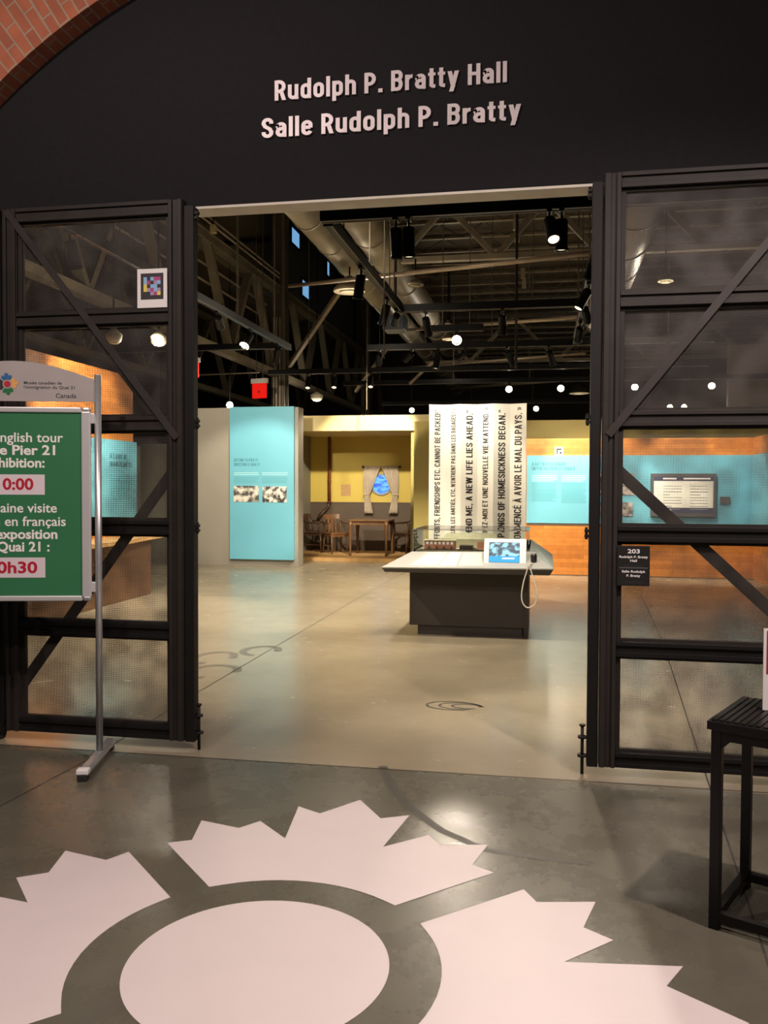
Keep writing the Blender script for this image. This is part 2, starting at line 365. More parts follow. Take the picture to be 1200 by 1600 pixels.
# condensed grotesque lettering drawn with strokes of one weight (cap height 1)
def _arc(cx, cy, rx, ry, a0, a1, n=7):
    return [(cx+rx*math.cos(math.radians(a0+(a1-a0)*i/n)), cy+ry*math.sin(math.radians(a0+(a1-a0)*i/n))) for i in range(n+1)]
def glyph(ch, w):
    """returns (advance width, polygons, stroked paths)"""
    h = w/2; X = .74; P = []; Q = []
    def R(x0, y0, x1, y1): P.append([(x0, y0), (x1, y0), (x1, y1), (x0, y1)])
    def S(x0, y0, x1, y1, hw=None):
        hw = (hw or w*1.08)/2; P.append([(x0-hw, y0), (x0+hw, y0), (x1+hw, y1), (x1-hw, y1)])
    acc = {'É': ('E', 1), 'È': ('E', -1), 'À': ('A', -1), 'Ê': ('E', 0), 'é': ('e', 1)}
    if ch in acc:
        W, P0, Q0 = glyph(acc[ch][0], w); k = acc[ch][1]
        if k: S(W/2-.07*k, 1.06, W/2+.09*k, 1.22, w*.9); return W, P0+P, Q0
        S(W/2-.13, 1.06, W/2, 1.2, w*.7); S(W/2+.13, 1.06, W/2, 1.2, w*.7); return W, P0+P, Q0
    W = .50; r = W/2-h
    L_, R_, T, B = h, W-h, 1-h, h
    if ch == 'A': W = .56; S(w*.54, 0, W/2, 1); S(W-w*.54, 0, W/2, 1); R(W*.22, .22, W*.78, .22+w*.8)
    elif ch == 'B':
        R(0, 0, w, 1); m = .53
        Q += [[(h, T), (R_-r*.8, T)]+_arc(R_-r*.8, (T+m)/2, r*.8, (T-m)/2, 90, -90)+[(h, m)], [(h, m), (R_-r*.8, m)]+_arc(R_-r*.8, (m+B)/2, r*.8, (m-B)/2, 90, -90)+[(h, B)]]
    elif ch in 'CG':
        Q.append([(R_, .68), (R_, T-r)][:1]+_arc(W/2, T-r, r, r, 0, 180)+_arc(W/2, B+r, r, r, 180, 360)+[(R_, .34 if ch == 'C' else .45)])
        if ch == 'G': R(W*.52, .40, W, .40+w*.85)
    elif ch == 'D': R(0, 0, w, 1); Q.append([(h, T), (W/2, T)]+_arc(W/2, T-r, r, r, 90, 0)+_arc(W/2, B+r, r, r, 0, -90)+[(h, B)])
    elif ch in 'EF':
        W = .43; R(0, 0, w, 1); R(0, 1-w*.95, W, 1); R(0, .48, W*.92, .48+w*.9)
        if ch == 'E': R(0, 0, W, w*.95)
    elif ch == 'H': W = .52; R(0, 0, w, 1); R(W-w, 0, W, 1); R(0, .45, W, .45+w*.95)
    elif ch == 'I': W = w; R(0, 0, w, 1)
    elif ch == 'J': W = .4; Q.append([(W-h, 1)]+_arc(W/2, B+W/2-h, W/2-h, W/2-h, 0, -180)+[(h, .34)])
    elif ch == 'K': W = .52; R(0, 0, w, 1); S(w*.9, .38, W-w*.5, 1); S(W-w*.5, 0, w*1.5, .58)
    elif ch == 'L': W = .41; R(0, 0, w, 1); R(0, 0, W, w*.95)
    elif ch == 'M': W = .68; R(0, 0, w, 1); R(W-w, 0, W, 1); S(w*.55, 1, W/2, .12, w*.95); S(W-w*.55, 1, W/2, .12, w*.95)
    elif ch == 'N': W = .54; R(0, 0, w, 1); R(W-w, 0, W, 1); S(w*.55, 1, W-w*.55, 0)
    elif ch in 'O0Q':
        Q.append(_arc(W/2, T-r, r, r, 0, 180)+_arc(W/2, B+r, r, r, 180, 360)+[(R_, T-r)])
        if ch == 'Q': S(W*.9, -.08, W*.6, .25)
    elif ch in 'PR':
        R(0, 0, w, 1); m = .44; q = (T-m)/2
        Q.append([(h, T), (R_-q*.9, T)]+_arc(R_-q*.9, (T+m)/2, q*.9, q, 90, -90)+[(h, m)])
        if ch == 'R': S(W-w*.45, 0, W*.58, .46)
    elif ch == 'S':
        q = .25; Q.append([(R_, .70)]+_arc(W/2, T-.17, r, .17, 0, 180)+[(L_, .70), (W*.3, .57), (W*.7, .43), (R_, .29)]+_arc(W/2, B+.17, r, .17, 0, -180)+[(L_, .30)])
    elif ch == 'T': W = .46; R(W/2-h, 0, W/2+h, 1); R(0, 1-w*.95, W, 1)
    elif ch == 'U': Q.append([(L_, 1)]+_arc(W/2, B+r, r, r, 180, 360)+[(R_, 1)])
    elif ch == 'V': W = .54; S(w*.54, 1, W/2, 0); S(W-w*.54, 1, W/2, 0)
    elif ch == 'W': W = .80; S(w*.54, 1, W*.28, 0); S(W/2, 1, W*.28, 0); S(W/2, 1, W*.72, 0); S(W-w*.54, 1, W*.72, 0)
    elif ch == 'X': W = .54; S(w*.54, 0, W-w*.54, 1); S(W-w*.54, 0, w*.54, 1)
    elif ch == 'Y': W = .54; S(w*.54, 1, W/2, .4); S(W-w*.54, 1, W/2, .4); R(W/2-h, 0, W/2+h, .45)
    elif ch == 'Z': W = .46; R(0, 0, W, w*.95); R(0, 1-w*.95, W, 1); S(w*.6, 0, W-w*.6, 1)
    elif ch == '1': W = .28; R(W-w, 0, W, 1); S(.06, .72, W-h, .95)
    elif ch == '2': W = .46; Q.append([(h, .70)]+_arc(W/2, T-.18, W/2-h, .18, 180, 0)+[(W-h, .62), (h+.02, w*.9)]); R(0, 0, W, w*.95)
    elif ch == '.': W = w*1.1; R(0, 0, w*1.1, w*1.1)
    elif ch == ',': W = w*1.1; R(0, 0, w*1.1, w); S(w*.3, -.16, w*.7, .02, w*.6)
    elif ch == "'": W = w; R(w*.1, .70, w*.9, 1)
    elif ch == '"': W = w*2; R(0, .72, w*.75, 1); R(w*1.2, .72, w*1.95, 1)
    elif ch == '-': W = .3; R(.02, .36, .28, .36+w*.95)
    elif ch == '!': W = w; R(0, 0, w, w); R(.01, .28, w-.01, 1)
    elif ch == '»': W = .4; [S(x0, y0, x0+.13, .36, w*.7) for x0 in (.06, .24) for y0 in (.1, .62)]
    elif ch == ' ': W = .17
    elif ch in 'dopebu':
        W = .47; r = W/2-h; R_ = W-h; T = X-h
        if ch == 'e': Q.append([(h, .39), (R_, .39)]); Q.append([(R_, .36)]+_arc(W/2, T-r, r, r, 0, 180)+_arc(W/2, B+r, r, r, 180, 345))
        elif ch == 'u': Q.append([(h, X)]+_arc(W/2, B+r, r, r, 180, 360)+[(R_, X)]); R(W-w, 0, W, X)
        else:
            Q.append(_arc(W/2, T-r, r, r, 0, 180)+_arc(W/2, B+r, r, r, 180, 360)+[(R_, T-r)])
            if ch == 'd': R(W-w, 0, W, 1)
            if ch == 'p': R(0, -.24, w, X)
    elif ch == 'l': W = w; R(0, 0, w, 1)
    elif ch == 'h': W = .47; r = W/2-h; R(0, 0, w, 1); Q.append([(h, .2)]+_arc(W/2, X-h-r, r, r, 180, 0)+[(W-h, 0)])
    elif ch == 'r': W = .32; R(0, 0, w, X); Q.append([(h, .3)]+_arc(.30, X-h-.20, .30-h, .20, 180, 90)+[(W, X-h)])
    elif ch == 'a':
        W = .46; r = W/2-h; Q.append([(h, .54)]+_arc(W/2, X-h-.15, r, .15, 180, 0)+[(W-h, 0)])
        Q.append([(W-h, .43), (W/2, .41)]+_arc(W/2, .25, r, .16, 110, 270)+_arc(W/2, .25, r, .16, -90, 0))
    elif ch == 't': W = .31; R(.06, .1, .06+w, .95); R(0, X-w*.85, W, X); Q.append([(.06+h, .25)]+_arc(.06+h+.12, h+.07, .12, .07, 180, 270)+[(W, h)])
    elif ch == 'y': W = .48; S(w*.54, X, W/2, -.02); S(W-w*.54, X, W*.34, -.24)
    else: R(0, 0, W*.8, .7)
    return W, P, Q
def stroked(pts, w):
    """quads following a path, mitred at its corners"""
    h = w/2; n = len(pts); out = []; off = []
    pts = [Vector((p[0], p[1])) for p in pts]
    pts = [p for i, p in enumerate(pts) if i == 0 or (p-pts[i-1]).length > 1e-4]; n = len(pts)
    closed = (pts[0]-pts[-1]).length < 1e-3
    for i in range(n):
        a = pts[i]-pts[i-1] if i else (pts[0]-pts[-2] if closed else pts[1]-pts[0])
        b = pts[i+1]-pts[i] if i < n-1 else (pts[1]-pts[0] if closed else a)
        if i == 0 and not closed: a = b
        a = a.normalized(); b = b.normalized(); na = Vector((-a.y, a.x)); nb = Vector((-b.y, b.x)); m = (na+nb)
        m = m.normalized() if m.length > 1e-3 else na
        k = h/max(.5, m.dot(na)); off.append((pts[i]+m*k, pts[i]-m*k))
    for (a, b), (c, d) in zip(off, off[1:]): out.append([b, d, c, a])
    return out
def strokes(s, name, m, parent, origin, xd=(1, 0, 0), yd=(0, 0, 1), cap=.1, width=None, align='L', weight=.17, depth=.002, gap=.10):
    polys = []; x = 0
    for ch in s:
        W, P, Q = glyph(ch, weight)
        for i, group in enumerate([[p] for p in P]+[stroked(path, weight) for path in Q]):
            for p in group: polys.append((i, [(x+a[0], a[1]) for a in p]))
        x += W+gap
    tot = x-gap; kx = cap if width is None else width/tot; sh = {'L': 0, 'C': tot/2, 'R': tot}[align]
    xd = Vector(xd).normalized(); yd = Vector(yd).normalized(); nrm = xd.cross(yd); origin = Vector(origin); b = MB()
    for k, p in polys:
        b.prism([origin+xd*((q[0]-sh)*kx)+yd*(q[1]*cap) for q in p], nrm*(depth*(1+.05*k)))
    return b.build(name, m, parent)

# ================================================================== SETTING
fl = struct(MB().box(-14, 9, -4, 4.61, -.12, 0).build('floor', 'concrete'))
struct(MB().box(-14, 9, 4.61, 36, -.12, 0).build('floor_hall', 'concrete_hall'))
def joint(pts, wd=.012, m='joint', name='joint'):
    b = MB(); P = [Vector(p) for p in pts]; L = []; R = []
    for i, p in enumerate(P):
        d = (P[min(i+1, len(P)-1)]-P[max(i-1, 0)]).normalized(); n = Vector((-d.y, d.x, 0)); wv = wd[i] if isinstance(wd, (list, tuple)) else wd
        L.append(p+n*wv/2+Vector((0, 0, .0012))); R.append(p-n*wv/2+Vector((0, 0, .0012)))
    lv = [b.bm.verts.new(p) for p in L]; rv = [b.bm.verts.new(p) for p in R]
    for i in range(len(P)-1): b.bm.faces.new((rv[i], rv[i+1], lv[i+1], lv[i]))
    return b.build(name, m, fl)
joint([(-6, 4.60, 0), (-1.852, 4.605, 0), (.279, 4.627, 0), (4, 4.65, 0)], .010)
joint([(-2.60, 3.0, 0), (-2.571, 3.71, 0), (-2.523, 4.53, 0), (-2.55, 6.05, 0), (-2.54, 11.5, 0), (-2.5, 15.5, 0)], .009)
joint([(.62, 1.5, 0), (.738, 3.014, 0), (.90, 5.2, 0), (1.20, 9.14, 0), (1.4, 13, 0)], .008)
joint([(-5.5, 11.52, 0), (-3.458, 11.66, 0), (2, 11.8, 0)], .008)
sc = [(-.868, 4.66), (-.775, 4.387), (-.626, 4.078), (-.441, 3.829), (-.228, 3.661), (.014, 3.618), (.20, 3.60)]
joint([(x, y, 0) for x, y in sc], [.05, .05, .05, .045, .04, .03, .015], 'scuff', 'scuff_mark')
for cx, cy, rx, ry in ((-2.93, 7.35, .17, .26), (-2.72, 6.80, .20, .24), (-2.62, 7.75, .16, .22)):
    joint([(cx+rx*math.cos(a), cy+ry*math.sin(a), 0) for a in [i*.3 for i in range(17)]], .075, 'stain', 'ring_stain')
for k in range(3):
    joint([(-.62+.05*k+(.19-.04*k)*math.cos(a), 6.06+(.12-.03*k)*math.sin(a), 0) for a in [i*.35 for i in range(16)]], .018, 'scuff', 'scratch_ring')

# brick arch facade: bricks laid radially round the opening
ACX, ACZ, AR, AY0, AY1 = -.87, 1.07, 3.69, 4.66, 4.80
def brick_arch():
    bm = bmesh.new(); uv = bm.loops.layers.uv.new('uv'); N = 72; RO = 7.2
    def face(pts, uvs):
        f = bm.faces.new([bm.verts.new(p) for p in pts])
        for l, t in zip(f.loops, uvs): l[uv].uv = t
    for i in range(N):
        a0 = PI*i/N; a1 = PI*(i+1)/N
        def pt(a, r, y): return (ACX+r*math.cos(a), y, ACZ+r*math.sin(a))
        face([pt(a0, AR, AY0), pt(a0, RO, AY0), pt(a1, RO, AY0), pt(a1, AR, AY0)], [(AR, a0*AR), (RO, a0*AR), (RO, a1*AR), (AR, a1*AR)])
        face([pt(a0, AR, AY0), pt(a1, AR, AY0), pt(a1, AR, AY1), pt(a0, AR, AY1)], [(.055, a0*AR), (.055, a1*AR), (.055+AY1-AY0, a1*AR), (.055+AY1-AY0, a0*AR)])
    for sx in (-1, 1):
        x0, x1 = ACX+sx*AR, ACX+sx*RO
        face([(x0, AY0, 0), (x1, AY0, 0), (x1, AY0, ACZ), (x0, AY0, ACZ)], [(0, 0), (0, RO-AR), (ACZ, RO-AR), (ACZ, 0)])
        face([(x0, AY0, 0), (x0, AY1, 0), (x0, AY1, ACZ), (x0, AY0, ACZ)], [(0, 0), (0, .14), (ACZ, .14), (ACZ, 0)])
    me = bpy.data.meshes.new('wall_front'); bm.to_mesh(me); bm.free(); me.materials.append(M['brick'])
    o = bpy.data.objects.new('wall_front', me); COL.objects.link(o); return o
struct(brick_arch())
LZ = 3.185
struct(MB().box(-8.5, 6.8, 4.80, 4.955, LZ+.004, 8.5).build('wall_header', 'black_wall'))
struct(MB().box(-8.5, 6.8, 4.802, 4.953, LZ-.012, LZ+.002).build('trim_1', 'cream'))

# hall shell
struct(MB().box(-3.2, 8, 4.96, 34, 6.32, 6.5).build('ceiling', 'roof'))
struct(MB().box(-8.5, -3.2, 4.96, 34, 11.0, 11.2).build('ceiling_upper', 'roof'))
struct(MB().box(-3.25, -3.15, 4.96, 34, 6.5, 11).build('wall_fascia', 'upper_wall_dark'))
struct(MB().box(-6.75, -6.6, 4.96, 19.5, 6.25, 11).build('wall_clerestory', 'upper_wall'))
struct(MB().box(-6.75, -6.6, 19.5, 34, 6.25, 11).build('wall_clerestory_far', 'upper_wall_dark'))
struct(MB().box(-13.6, -6.75, 4.96, 34, 6.25, 6.4).build('ceiling_aisle', 'roof'))
struct(MB().box(-13.9, 8.3, 33.8, 34, 0, 11).build('wall_back', 'hall_wall'))
struct(MB().box(-13.9, -13.7, 4.96, 34, 0, 6.4).build('wall_left', 'hall_wall'))
struct(MB().box(8.0, 8.2, 4.96, 34, 0, 6.5).build('wall_right', 'hall_wall'))

# clerestory windows: pale evening glass set in the high wall
def clerestory_window(px, w_, h_, n):
    p = on_x(px[0], px[1], -6.58)
    r = MB()
    y0, y1, z0, z1 = p.y-w_/2, p.y+w_/2, p.z-h_/2, p.z+h_/2
    for a in ((y0-.06, y0, z0-.06, z1+.06), (y1, y1+.06, z0-.06, z1+.06), (y0, y1, z0-.06, z0), (y0, y1, z1, z1+.06)): r.box(-6.6, -6.55, *a)
    f = struct(r.build('window_%d' % n, 'gate_black'))
    MB().box(-6.6, -6.57, y0, y1, z0, z1).build('pane', 'daylight', f)
clerestory_window((461, 372), .75, .40, 1)
clerestory_window((477, 453), .75, .42, 2)
clerestory_window((512, 420), .30, .42, 3)
clerestory_window((529.5, 402), .30, .62, 4)

# ================================================================== GATES
GY = 4.70
RAILS = [3.165, 2.545, 1.918, 1.308, .695, .100]
def make_gate(x0, sgn, name, label, hinge_label):
    """sgn +1: free edge on the right. Local x runs from the free edge outwards."""
    W = 1.145
    r = empty(name, (x0, GY, 0)); tag(r, label, 'gate', 'tall mesh gates of the doorway')
    X = lambda d: -sgn*d
    def bx(m, d0, d1, y0, y1, z0, z1):
        a, b = sorted((X(d0), X(d1))); m.box(a, b, y0, y1, z0, z1)
    for nm, d0 in (('free', 0), ('outer', W-.085)):
        m = MB(); bx(m, d0, d0+.085, .012, .075, .055, 3.205); bx(m, d0+.002, d0+.030, -.004, .012, .057, 3.203); bx(m, d0+.062, d0+.083, -.004, .012, .057, 3.203)
        m.build('stile', 'gate', r, bevel=.002)
    for i, z in enumerate(RAILS):
        m = MB(); bx(m, .085, W-.085, .014, .070, z-.040, z+.040); bx(m, .085, W-.085, .0, .014, z+.018, z+.040); bx(m, .085, W-.085, .002, .014, z-.040, z-.016)
        m.build('rail', 'gate' if i < 3 else 'gate_black', r, bevel=.0015)
    # inner glazing bead round each opening, and the woven mesh behind it
    for a, b in zip(RAILS, RAILS[1:]):
        m = MB()
        bx(m, .085, .110, .03, .06, b+.04, a-.04); bx(m, W-.110, W-.085, .03, .06, b+.04, a-.04)
        bx(m, .110, W-.110, .03, .06, a-.056, a-.04); bx(m, .110, W-.110, .03, .06, b+.04, b+.056)
        fr = m.build('panel_frame', 'gate', r)
        q = MB(); x_, y_ = sorted((X(.110), X(W-.110))); q.poly([(x_, .045, b+.056), (y_, .045, b+.056), (y_, .045, a-.056), (x_, .045, a-.056)])
        q.build('mesh_panel', 'mesh', fr)
    m = MB(); m.bar((X(W-.03), -.008, 3.19), (X(.03), -.008, 1.83), .006, .040, up=(1, 0, 1.2*sgn)); m.build('diagonal_brace', 'gate_flat', r)
    m = MB(); m.bar((X(.07), .064, 1.66), (X(W-.07), .064, .72), .007, .065, up=(1, 0, 1.07)) if sgn < 0 else m.bar((X(.07), .064, 1.66), (X(W-.05), .064, .30), .007, .065, up=(1.36, 0, -1.025))
    m.build('diagonal_brace', 'gate_black', r)  # unlit look of the lower brace put in as blacker steel
    # hanging post at the opening side with its pins
    m = MB(); bx(m, -.062, -.004, .02, .085, .05, 3.17); m.build('meeting_post', 'gate_black', r, bevel=.003)
    for z in (3.13, 1.93, 1.32):
        m = MB(); a, b = sorted((X(-.04), X(-.085))); m.box(a, b, .03, .06, z-.008, z+.008); m.box(a, b, .03, .06, z-.035, z-.02); m.cyl((X(-.075), .045, z-.045), (X(-.075), .045, z+.02), .008, n=10)
        m.build('hinge_lug', 'gate_black', r)
    m = MB(); c = X(-.085); m.cyl((c, .035, .005), (c, .035, .27), .009, n=10); m.cyl((c, .035, .20), (c, .035, .212), .024, n=14); m.cyl((c, .035, .10), (c, .035, .112), .026, n=14)
    m.cyl((c, .035, .265), (c, .035, .275), .016, n=12); a, b = sorted((X(-.05), X(-.085))); m.box(a, b, .025, .045, .198, .212); m.box(a, b, .025, .045, .098, .112)
    m.build('drop_bolt', 'gate_black', r)
    return r
g_left = make_gate(-2.065, 1, 'mesh_gate', 'dark steel mesh gate left of the doorway, behind the green tour sign', '')
g_right = make_gate(.300, -1, 'mesh_gate', 'dark steel mesh gate right of the doorway, with the black room plaque', '')
# caster wheels carrying the outer corner of the left gate, and the neighbouring leaf
r = empty('mesh_gate', (-3.225, GY, 0)); tag(r, 'next gate leaf at the far left edge, only its dark stile and wheel showing', 'gate', 'tall mesh gates of the doorway')
m = MB(); m.box(-.09, 0, .0, .07, .10, 3.2); m.box(-.05, -.02, -.012, 0, .10, 3.2); m.build('stile', 'gate_black', r)
for z in RAILS: MB().box(-.6, -.09, .012, .068, z-.04, z+.04).build('rail', 'gate_black', r)
q = MB(); q.poly([(-.6, .045, .1), (-.09, .045, .1), (-.09, .045, 3.16), (-.6, .045, 3.16)]); q.build('mesh_panel', 'mesh', r)
m = MB(); m.box(-.085, .0, -.02, .06, .045, .11); m.build('caster_bracket', 'gate_black', r)
m = MB(); m.cyl((-.06, .02, .036), (-.02, .02, .036), .036, n=20); m.build('caster', 'rubber', r)

# coloured code card on the left gate (cells only, no readable code)
p0 = on_y(213, 421, GY-.006); p1 = on_y(263, 480, GY-.006); cx, cz = (p0.x+p1.x)/2, (p0.z+p1.z)/2
r = empty('code_card', (cx, GY-.005, cz)); tag(r, 'white card with a coloured mosaic square taped to the left gate', 'sign')
MB().box(-.092, .092, -.003, .002, -.112, .112).build('card', 'white', r)
MB().box(-.070, .070, -.0045, -.003, -.064, .086).build('dark_square', 'dark_ink', r)
cols = ['.bblp', '.bpkk', '.ykbb', '.ylpl', '.kpby']
cells = {'tag_blue': [], 'tag_pink': [], 'tag_yellow': [], 'tag_lilac': []}
grid = [('b', 'k', 'b', 'p', 'p'), ('b', 'p', 'k', 'l', 'b'), ('y', 'k', 'b', 'b', 'k'), ('y', 'l', 'p', 'b', 'l'), ('k', 'k', 'l', 'p', 'y')]
key = {'b': 'tag_blue', 'p': 'tag_pink', 'y': 'tag_yellow', 'l': 'tag_lilac'}
for i, row in enumerate(grid):
    for j, c in enumerate(row):
        if c in key: cells[key[c]].append((i, j))
for k, L in cells.items():
    m = MB()
    for i, j in L: m.box(-.052+j*.021, -.052+(j+1)*.021, -.0055, -.0045, .064-(i+1)*.021, .064-i*.021)
    m.build('mosaic_cells', k, r)

# black room plaque on the right gate
pa = on_y(966, 855, GY-.02); pb = on_y(1014, 914, GY-.02); cx, cz = (pa.x+pb.x)/2, (pa.z+pb.z)/2
r = empty('room_plaque', (cx, GY-.01, cz)); tag(r, 'small black plaque reading 203 fixed to the right gate', 'sign')
MB().box(-.083, .083, -.006, .004, -.105, .105).build('plate', 'black', r, bevel=.001)
for s, z, cap, wd in (('203', .067, .021, .062), ('Rudolph P. Bratty', .042, .0115, .145), ('Hall', .022, .0115, .034), ('Salle Rudolph', -.035, .0115, .118), ('P. Bratty', -.057, .0115, .07)):
    text(s, 'lettering', 'white', r, (0, -.0062, z), cap=cap, width=wd, align='C', bold=.02, depth=.001)
MB().box(-.072, .072, -.0068, -.006, -.011, -.0095).build('divider_line', 'grey_ink', r)
m = MB()
for z in (.003, -.004, -.083, -.090):
    for i in range(14): m.cyl((-.05+i*.0075, -.006, z), (-.05+i*.0075, -.0075, z), .0012, n=6)
m.build('braille_dots', 'board_frame', r)

# ================================================================== WALL LETTERING
o = strokes('Rudolph P. Bratty Hall', 'wall_lettering', 'lintel_letter', None, (-.878, 4.799, 3.755), cap=.113, width=1.315, align='C', weight=.168, depth=.014)
tag(o, 'upper line of silver letters on the black wall, ending in Hall', 'lettering', 'silver hall name letters')
o = strokes('Salle Rudolph P. Bratty', 'wall_lettering', 'lintel_letter', None, (-.878, 4.799, 3.548), cap=.113, width=1.470, align='C', weight=.168, depth=.014)
tag(o, 'lower line of silver letters on the black wall, beginning with Salle', 'lettering', 'silver hall name letters')

# ================================================================== FLOOR LOGO
LC = Vector((-.90, 2.63, 0))
HALF = [(0, 1.50), (6.5, 1.295), (11.4, 1.380), (12.7, 1.0), (19.0, 1.207), (23.8, 1.14), (31.2, 1.277), (35.0, 1.07), (40.6, 1.086), (37.6, .60)]
def leaf_outline(ax, k=1.0):
    pts = [(-a, r) for a, r in HALF[::-1]][:-1] + HALF
    pts += [(37.6-75.2*i/14, .597) for i in range(1, 14)]
    return [(k*r*math.cos(math.radians(ax+a)), k*r*math.sin(math.radians(ax+a))) for a, r in pts]
for ax, lb in ((89.3, 'pale pink maple leaf floor sticker pointing at the doorway'), (-1.0, 'pale pink maple leaf floor sticker pointing right, nearest the black side table'),
               (179.3, 'pale pink maple leaf floor sticker cut by the left edge, nearest the green sign'), (-90.7, 'pale pink maple leaf floor sticker nearest the viewer, mostly below the frame')):
    m = MB(); m.prism([(x, y, .0006) for x, y in leaf_outline(ax)], (0, 0, .0012))
    o = m.build('floor_leaf_decal', 'vinyl'); o.location = LC; tag(o, lb, 'floor sticker', 'leaf stickers of the floor emblem')
m = MB(); m.prism([(.428*math.cos(2*PI*i/96), .428*math.sin(2*PI*i/96), .0006) for i in range(96)], (0, 0, .0012))
o = m.build('floor_disc_decal', 'vinyl'); o.location = LC; tag(o, 'pale pink round floor sticker at the centre of the leaf emblem', 'floor sticker')

# ================================================================== TOUR SIGN STAND
SR = math.atan2(.243, .970)
r = empty('sign_stand', (-2.45, 4.44, 0), SR); tag(r, 'aluminium sign stand holding a green guided tour poster, left of the doorway', 'sign')
WS = .916
for x in (0, -WS):
    m = MB(); m.cyl((x, 0, .05), (x, 0, 2.165), .0185, n=20); po = m.build('post', 'alu', r)
    m = MB(); m.cyl((x, 0, 2.165), (x, 0, 2.170), .0175, n=20); m.build('post_cap', 'alu_frame', po)
    m = MB(); m.prism([(x-.030, -.345, .032), (x+.030, -.345, .032), (x+.030, -.345, .045), (x+.018, -.345, .062), (x-.018, -.345, .062), (x-.030, -.345, .045)], (0, .575, 0))
    ft = m.build('foot', 'alu', r)
    for y in (-.325, .205):
        m = MB(); m.box(x-.026, x+.026, y-.026, y+.026, 0, .036); m.build('rubber_foot', 'rubber', ft, bevel=.005)
    m = MB(); m.box(x-.032, x+.032, -.352, -.300, .036, .064); m.build('foot_end_cap', 'white', ft, bevel=.006)
# arched header
hp = [(-WS+.018, 0, 2.018), (-.018, 0, 2.018), (-.018, 0, 2.142)]
for i in range(1, 20):
    t = i/20; hp.append((-.018-(WS-.036)*t, 0, 2.142+.098*math.sin(PI*t)))
hp.append((-WS+.018, 0, 2.142))
m = MB(); m.prism([(a, -.004, c) for a, b, c in hp], (0, .008, 0)); hd = m.build('header_panel', 'head_panel', r)
for k, (ax, mm) in enumerate(((96, 'blue_ink'), (6, 'orange_ink'), (-84, 'green_ink'), (186, 'dark_ink'))):
    m = MB(); m.prism([(-.490+x, -.0062, 2.112+z) for x, z in leaf_outline(ax, .043)], (0, .0021, 0)); m.build('emblem_leaf', mm, hd)
m = MB(); m.prism([(-.490+.0175*math.cos(2*PI*i/32), -.0062, 2.112+.0175*math.sin(2*PI*i/32)) for i in range(32)], (0, .0021, 0)); m.build('emblem_disc', 'red_ink', hd)
text('Musée canadien de', 'lettering', 'dark_ink', hd, (-.400, -.0042, 2.112), cap=.016, width=.205, bold=.005, depth=.001)
text("l'immigration du Quai 21", 'lettering', 'dark_ink', hd, (-.400, -.0042, 2.088), cap=.016, width=.275, bold=.005, depth=.001)
text('Canada', 'lettering', 'dark_ink', hd, (-.228, -.0042, 2.038), cap=.024, width=.112, bold=.004, depth=.001)
# snap frame with poster
X0, X1, Z0, Z1 = -WS+.036, -.036, .908, 1.985
MB().box(X0+.03, X1-.03, -.012, .004, Z0+.03, Z1-.03).build('backing_board', 'alu_frame', r)
fw = .050
for a in ((X0+fw, X1-fw, Z1-.030, Z1), (X0+fw, X1-fw, Z0, Z0+.030), (X0, X0+fw, Z0+.022, Z1-.022), (X1-fw, X1, Z0+.022, Z1-.022)):
    MB().box(a[0], a[1], -.026, -.002, a[2], a[3]).build('frame_rail', 'alu_frame', r, bevel=.006)
for xx, sx in ((X0, 1), (X1, -1)):
    for zz, sz in ((Z0, 1), (Z1, -1)):
        m = MB(); a, b = sorted((xx, xx+sx*fw)); c, d = sorted((zz, zz+sz*.030)); m.box(a+.004, b, -.027, -.001, c, d); m.build('frame_corner', 'alu', r, bevel=.010)
ps = MB().box(X0+fw-.004, X1-fw+.004, -.0145, -.012, Z0+.028, Z1-.028).build('poster', 'green', r)
PC = -WS/2
for zc in (1.556, 1.095):
    MB().box(PC-.170, PC+.170, -.0157, -.0145, zc-.056, zc+.056).build('time_label', 'pinkwhite', ps)
for s, z, right, wdt, mm, bo in (('Next English tour', 1.792, -.187, .565, 'white', .012), ('of the Pier 21', 1.722, -.230, .468, 'white', .026), ('exhibition:', 1.652, -.288, .325, 'white', .026),
                             ('10:00', 1.529, -.349, .198, 'red_ink', .026), ('Prochaine visite', 1.402, -.223, .488, 'white', .012), ('guidée en français', 1.327, -.175, .560, 'white', .012),
                             ("de l'exposition", 1.256, -.221, .465, 'white', .026), ('du Quai 21 :', 1.186, -.264, .385, 'white', .026), ('10h30', 1.066, -.331, .255, 'red_ink', .026)):
    text(s, 'lettering', mm, ps, (right, -.0158 if mm == 'red_ink' else -.0146, z), cap=.060 if mm == 'red_ink' else .051, width=wdt, align='R', bold=bo, depth=.001)
for z in (1.925, .985):
    for x0 in (-.050, -WS+.016): MB().box(x0, x0+.034, -.012, .012, z-.028, z+.028).build('clamp', 'alu_frame', r, bevel=.003)

# ================================================================== SIDE TABLE
TR = math.radians(-27)
r = empty('side_table', (.567, 3.149, 0), TR); tag(r, 'black steel side table with a slatted top at the right edge', 'table')
TW, TD = .95, .45
m = MB(); m.box(0, TW, 0, TD, .708, .738); top = m.build('tabletop', 'black_table', r, bevel=.002)
for i in range(9):
    MB().box(.012+i*.024, .028+i*.024, .02, TD-.02, .738, .742).build('slat', 'black_table', top)
for x, y in ((.012, .012), (TW-.047, .012), (.012, TD-.047), (TW-.047, TD-.047)):
    MB().box(x, x+.035, y, y+.035, 0, .708).build('leg', 'black_table', r, bevel=.002)
for a in ((.047, TW-.047, .014, .044, .030, .062), (.047, TW-.047, TD-.044, TD-.014, .030, .062), (.014, .044, .047, TD-.047, .030, .062), (TW-.044, TW-.014, .047, TD-.047, .030, .062)):
    MB().box(*a).build('stretcher', 'black_table', r)
